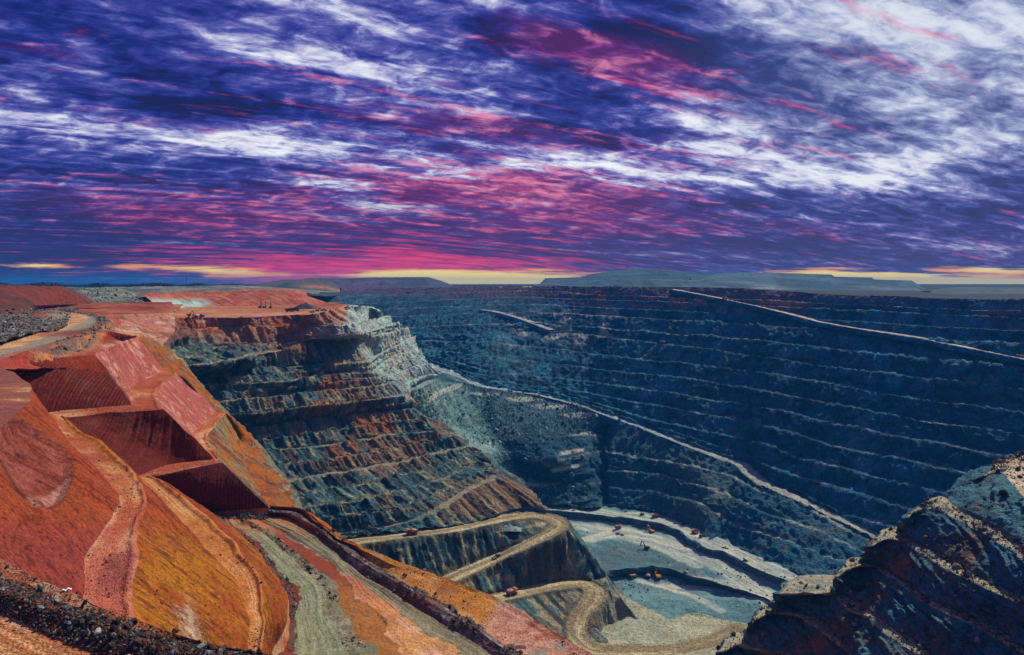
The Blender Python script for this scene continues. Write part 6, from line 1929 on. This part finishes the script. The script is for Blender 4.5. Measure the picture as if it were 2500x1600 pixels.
def rubble(name, pts, sizes, cols, mat, shapes=SHAPES1, seed=1):
    rr = np.random.default_rng(seed)
    VV, FF, CC = [], [], []; b = 0
    for p, s, c in zip(pts, sizes, cols):
        V, Fc = shapes[rr.integers(len(shapes))]
        q = rr.normal(size=(3, 3)); q, _ = np.linalg.qr(q)
        VV.append(V @ q * s + p + np.array([0, 0, s * 0.25])); FF.append(Fc + b); CC.append(np.tile(c, (len(V), 1))); b += len(V)
    VV = np.concatenate(VV); FF = np.concatenate(FF); CC = np.concatenate(CC)
    me = bpy.data.meshes.new(name)
    me.vertices.add(len(VV)); me.loops.add(FF.size); me.polygons.add(len(FF))
    me.vertices.foreach_set('co', VV.reshape(-1).astype(np.float32)); me.loops.foreach_set('vertex_index', FF.reshape(-1).astype(np.int32))
    me.polygons.foreach_set('loop_start', np.arange(0, FF.size, 3, dtype=np.int32))
    me.polygons.foreach_set('use_smooth', np.zeros(len(FF), bool))
    me.update(calc_edges=True)
    a = me.color_attributes.new("Col", 'FLOAT_COLOR', 'POINT')
    c4 = np.ones((len(VV), 4), np.float32); c4[:, :3] = CC; a.data.foreach_set('color', c4.reshape(-1))
    me.materials.append(mat)
    o = bpy.data.objects.new(name, me); COL.objects.link(o); o['kind'] = 'stuff'
    return o


def scatter(surf, k, sel, n, smin, smax, cols, seed, power=2.6):
    """n points on a terrain sheet where sel(px, py, ids) holds, sizes by a power law."""
    P, ids = SURF[surf][k]
    q = P.reshape(-1, 3)
    I_ = (np.repeat(ids, P.shape[1]) if ids is not None else np.zeros(len(q)))
    x, y = proj(q)
    wgt = np.nan_to_num(sel(x, y, I_, q).astype(float)) * (q[:, 1] > 5)
    wgt = np.nan_to_num(wgt)
    rr = np.random.default_rng(seed)
    i = rr.choice(len(q), n, p=wgt / wgt.sum())
    s = smin * (1 - rr.random(n)) ** (-1 / power); s = np.minimum(s, smax)
    c = np.array(cols)[rr.integers(len(cols), size=n)] * rr.uniform(0.6, 1.3, size=(n, 1))
    p = q[i] + rr.normal(size=(n, 3)) * np.array([1, 1, 0.0]) * (s * 0.6)[:, None]
    return p, s, c


GR = [(0.10, 0.085, 0.075), (0.06, 0.055, 0.055), (0.20, 0.085, 0.045), (0.24, 0.24, 0.21), (0.07, 0.035, 0.025), (0.15, 0.14, 0.12)]
M_ROCK = rock_mat('loose_rock', 0.5, 0.5, 0.5)
def fsel(x, y, i, q):
    return ((i == 2) * 0.8 + (i == 3) * 1.0 + (i == 1) * 0.03 + (i == 4) * 0.006) * (x < 950) * (x > -80) * (y < 1680)
p1 = scatter('foreground_bench', 0, fsel, 9000, 0.085, 0.62, [(0.06, 0.045, 0.04), (0.035, 0.035, 0.037), (0.15, 0.055, 0.03), (0.20, 0.22, 0.20), (0.05, 0.022, 0.017), (0.10, 0.095, 0.085)], 3, 2.5)
rubble('rubble_windrow', *p1, M_ROCK, SHAPES1, 3)
def hsel(x, y, i, q):
    n = vnoise(q[:, 0] / 6, q[:, 1] / 6, q[:, 2] / 6)
    return ((i == 7) * 1.2 + (i == 6) * 0.6 + (i == 2) * 0.5 + (i == 0) * 0.8 + (i >= 8) * 0.10) * (n > -0.15) * (q[:, 1] > 100)
p2 = scatter('haul_terrace', 0, hsel, 9000, 0.13, 1.1, GR, 4, 2.5)
arc = scatter('haul_terrace', 0, lambda x, y, i, q: (np.hypot((x - 605) / 95, (y - 1258) / 11) < 1) * (i < 7), 900, 0.35, 1.4, [(0.05, 0.045, 0.045), (0.09, 0.075, 0.07), (0.14, 0.13, 0.12)], 14, 2.5)
rubble('rubble_windrow', np.concatenate([p2[0], arc[0]]), np.concatenate([p2[1], arc[1]]), np.concatenate([p2[2], arc[2]]), M_ROCK, SHAPES1, 4)
p3 = scatter('near_benches', 0, lambda x, y, i, q: ((i % 2 == 0) * 1.0 + 0.12) * (x < 2560) * (y < 1660), 6500, 0.3, 2.4, [(0.16, 0.12, 0.08), (0.09, 0.08, 0.07), (0.22, 0.19, 0.15), (0.05, 0.055, 0.06)], 5, 2.4)
rubble('bench_rubble', *p3, M_ROCK, SHAPES1, 5)
p4 = scatter('rubble_slope', 0, lambda x, y, i, q: (x > 990) * (x < 1480) * (i > 0) * (0.25 + sstep(1100, 1200, x - 0.4 * (y - 1000)) * (y < 1085) + 0.8 * (y > 1185)) * (1 - 0.9 * (x > 1400) * (y > 1040)), 7000, 0.8, 5.0, [(0.20, 0.30, 0.28), (0.09, 0.17, 0.18), (0.32, 0.40, 0.36), (0.04, 0.09, 0.11)], 6, 2.6)
rubble('scree', *p4, M_ROCKB, SHAPES1, 6)
p5 = scatter('hills', 0, lambda x, y, i, q: (i <= 1) * (y > 755) * (x < 240) * (y > 0.0), 3600, 0.4, 1.9, [(0.16, 0.17, 0.145), (0.08, 0.065, 0.055), (0.30, 0.30, 0.27), (0.07, 0.032, 0.025)], 7, 2.6)
rubble('hillside_rubble', *p5, M_ROCKB, SHAPES1, 7)
_ul = SURF['hillside'][0][0].reshape(-1, 3); _ul = _ul[~np.isnan(_ul[:, 0])]
_d, _s = pdist(_ul[:, 0], _ul[:, 1], WIND_UL)
_k = np.where(_d < 6)[0]; _rr = np.random.default_rng(8); _i = _rr.choice(_k, 1300)
rubble('rubble_windrow', _ul[_i], np.minimum(0.3 * (1 - _rr.random(1300)) ** (-1 / 2.6), 1.3), np.array([(0.09, 0.07, 0.065), (0.2, 0.17, 0.15), (0.05, 0.045, 0.045)])[_rr.integers(3, size=1300)], M_ROCKB, SHAPES1, 8)
p6 = scatter('pit_floor', 0, lambda x, y, i, q: np.exp(-(((x - 1555) / 34) ** 2 + ((y - 1436) / 10) ** 2)) + 0.7 * np.exp(-(((x - 1640) / 24) ** 2 + ((y - 1420) / 8) ** 2)) + 0.5 * np.exp(-(((x - 1510) / 22) ** 2 + ((y - 1412) / 8) ** 2)) + 0.02 * (x < 1950) * (x > 1380), 1500, 0.5, 2.6, [(0.36, 0.42, 0.38), (0.18, 0.25, 0.27), (0.5, 0.52, 0.46), (0.08, 0.12, 0.14)], 9, 2.6)
rubble('floor_rubble', *p6, M_ROCKB, SHAPES1, 9)
p7 = scatter('spoil_heap', 0, lambda x, y, i, q: (x > 140) * (i == 0), 1500, 0.6, 3.0, [(0.20, 0.22, 0.17), (0.08, 0.09, 0.07), (0.30, 0.31, 0.25)], 10, 2.6)
rubble('spoil_rubble', *p7, M_ROCKB, SHAPES1, 10)

# stones lying about on the red slopes and terraces
p8 = scatter('red_terraces', 0, lambda x, y, i, q: (y > 860) * (y < 1620) * (x > -40) * ((i == 1) * 1.5 + (i == 3) * 1.2 + 0.35) * (q[:, 1] < 420) * (vnoise(q[:, 0] / 9, q[:, 1] / 9, q[:, 2] / 9) > -0.1) / (1 + (q[:, 1] / 200) ** 2), 5200, 0.09, 0.55, [(0.20, 0.035, 0.018), (0.10, 0.022, 0.014), (0.34, 0.12, 0.06), (0.12, 0.09, 0.08), (0.42, 0.20, 0.13)], 12, 2.8)
rubble('slope_stones', *p8, M_ROCK, SHAPES1, 12)

# large boulders one can single out
def boulder(px, py, size, col, label, surf, seed, flat=1.0):
    rr = np.random.default_rng(seed)
    V, Fc = rock_shapes(1, seed, 3)[0]
    V = V * np.array([1.25, 0.9, 0.75 * flat]) * size
    me = bpy.data.meshes.new('boulder'); me.from_pydata(V.tolist(), [], Fc.tolist()); me.update()
    a = me.color_attributes.new("Col", 'FLOAT_COLOR', 'POINT')
    c4 = np.ones((len(V), 4), np.float32); c4[:, :3] = np.array(col) * rr.uniform(0.85, 1.1, size=(len(V), 1)); a.data.foreach_set('color', c4.reshape(-1))
    me.materials.append(M_ROCK)
    o = bpy.data.objects.new('boulder', me); COL.objects.link(o)
    tag(o, label, 'boulder', 'boulders along the foreground rubble')
    g = ground_at(px, py, [surf])
    o.location = (g[0], g[1], g[2] + size * 0.25); o.rotation_euler = (0.2, 0.1, rr.uniform(0, 6))
    return o


FBN = 'foreground_bench'
boulder(118, 1452, 0.8, (0.22, 0.085, 0.055), 'reddish brown slab of rock lying on the left foreground bench', FBN, 31, 0.6)
boulder(160, 1488, 0.72, (0.20, 0.23, 0.21), 'largest grey green boulder in the left foreground rubble', FBN, 32)
boulder(192, 1482, 0.62, (0.42, 0.19, 0.10), 'pale orange flat boulder right of the grey green one', FBN, 33, 0.6)
boulder(240, 1546, 0.7, (0.30, 0.32, 0.30), 'light grey boulder low in the foreground rubble', FBN, 34)
boulder(335, 1566, 0.75, (0.10, 0.055, 0.05), 'dark maroon boulder where the foreground rubble meets the frame bottom', FBN, 35)
boulder(246, 1502, 0.5, (0.12, 0.04, 0.03), 'small dark red boulder at the outer edge of the foreground rubble', FBN, 36)

# blue green scrub and trees along the left skyline: reads as one mass
_rr = np.random.default_rng(21)
n_t = 2600
_px = _rr.uniform(-120, 640, n_t); _d = _rr.uniform(2300, 5200, n_t)
_hh = (4 + 7 * _rr.random(n_t)) * (0.65 + 0.6 * (vnoise(_px / 40, 0 * _px, 0 * _px) + 0.4)) 
tp, ts, tc = [], [], []
for x_, d_, h_ in zip(_px, _d, _hh):
    X_ = (x_ - CX) * d_ / F
    for k_ in range(3):
        tp.append((X_ + _rr.normal() * h_ * 0.5, d_ + _rr.normal() * 4, -15 + h_ * (0.35 + 0.28 * k_))); ts.append(h_ * _rr.uniform(0.35, 0.6)); tc.append(np.array((0.020, 0.052, 0.058)) * _rr.uniform(0.5, 1.7))
M_LEAF = rock_mat('scrub_foliage', 3.0, 0.8, 0.7)
rubble('woodland', np.array(tp), np.array(ts), np.array(tc), M_LEAF, SHAPES1, 22)
# ------------------------------------------------------------------ haze
def add_haze(x0, x1, y0, y1, z0, z1, dens, col):
    bm = bmesh.new()
    bmesh.ops.create_cube(bm, size=1.0)
    for v in bm.verts:
        v.co = (x0 if v.co.x < 0 else x1, y0 if v.co.y < 0 else y1, z0 if v.co.z < 0 else z1)
    me = bpy.data.meshes.new('haze'); bm.to_mesh(me); bm.free()
    m = bpy.data.materials.new('haze'); m.use_nodes = True; m.node_tree.nodes.clear()
    t = NT(m.node_tree)
    pv = t.n('ShaderNodeVolumePrincipled', {'Color': (*col, 1), 'Density': dens, 'Anisotropy': 0.0})
    t.n('ShaderNodeOutputMaterial', {'Volume': pv.outputs[0]})
    me.materials.append(m)
    o = bpy.data.objects.new('haze', me); COL.objects.link(o)
    o['kind'] = 'stuff'
    return o


add_haze(-9500, 9500, -400, 13500, -640, 90, 0.62e-4, (0.03, 0.36, 0.85))
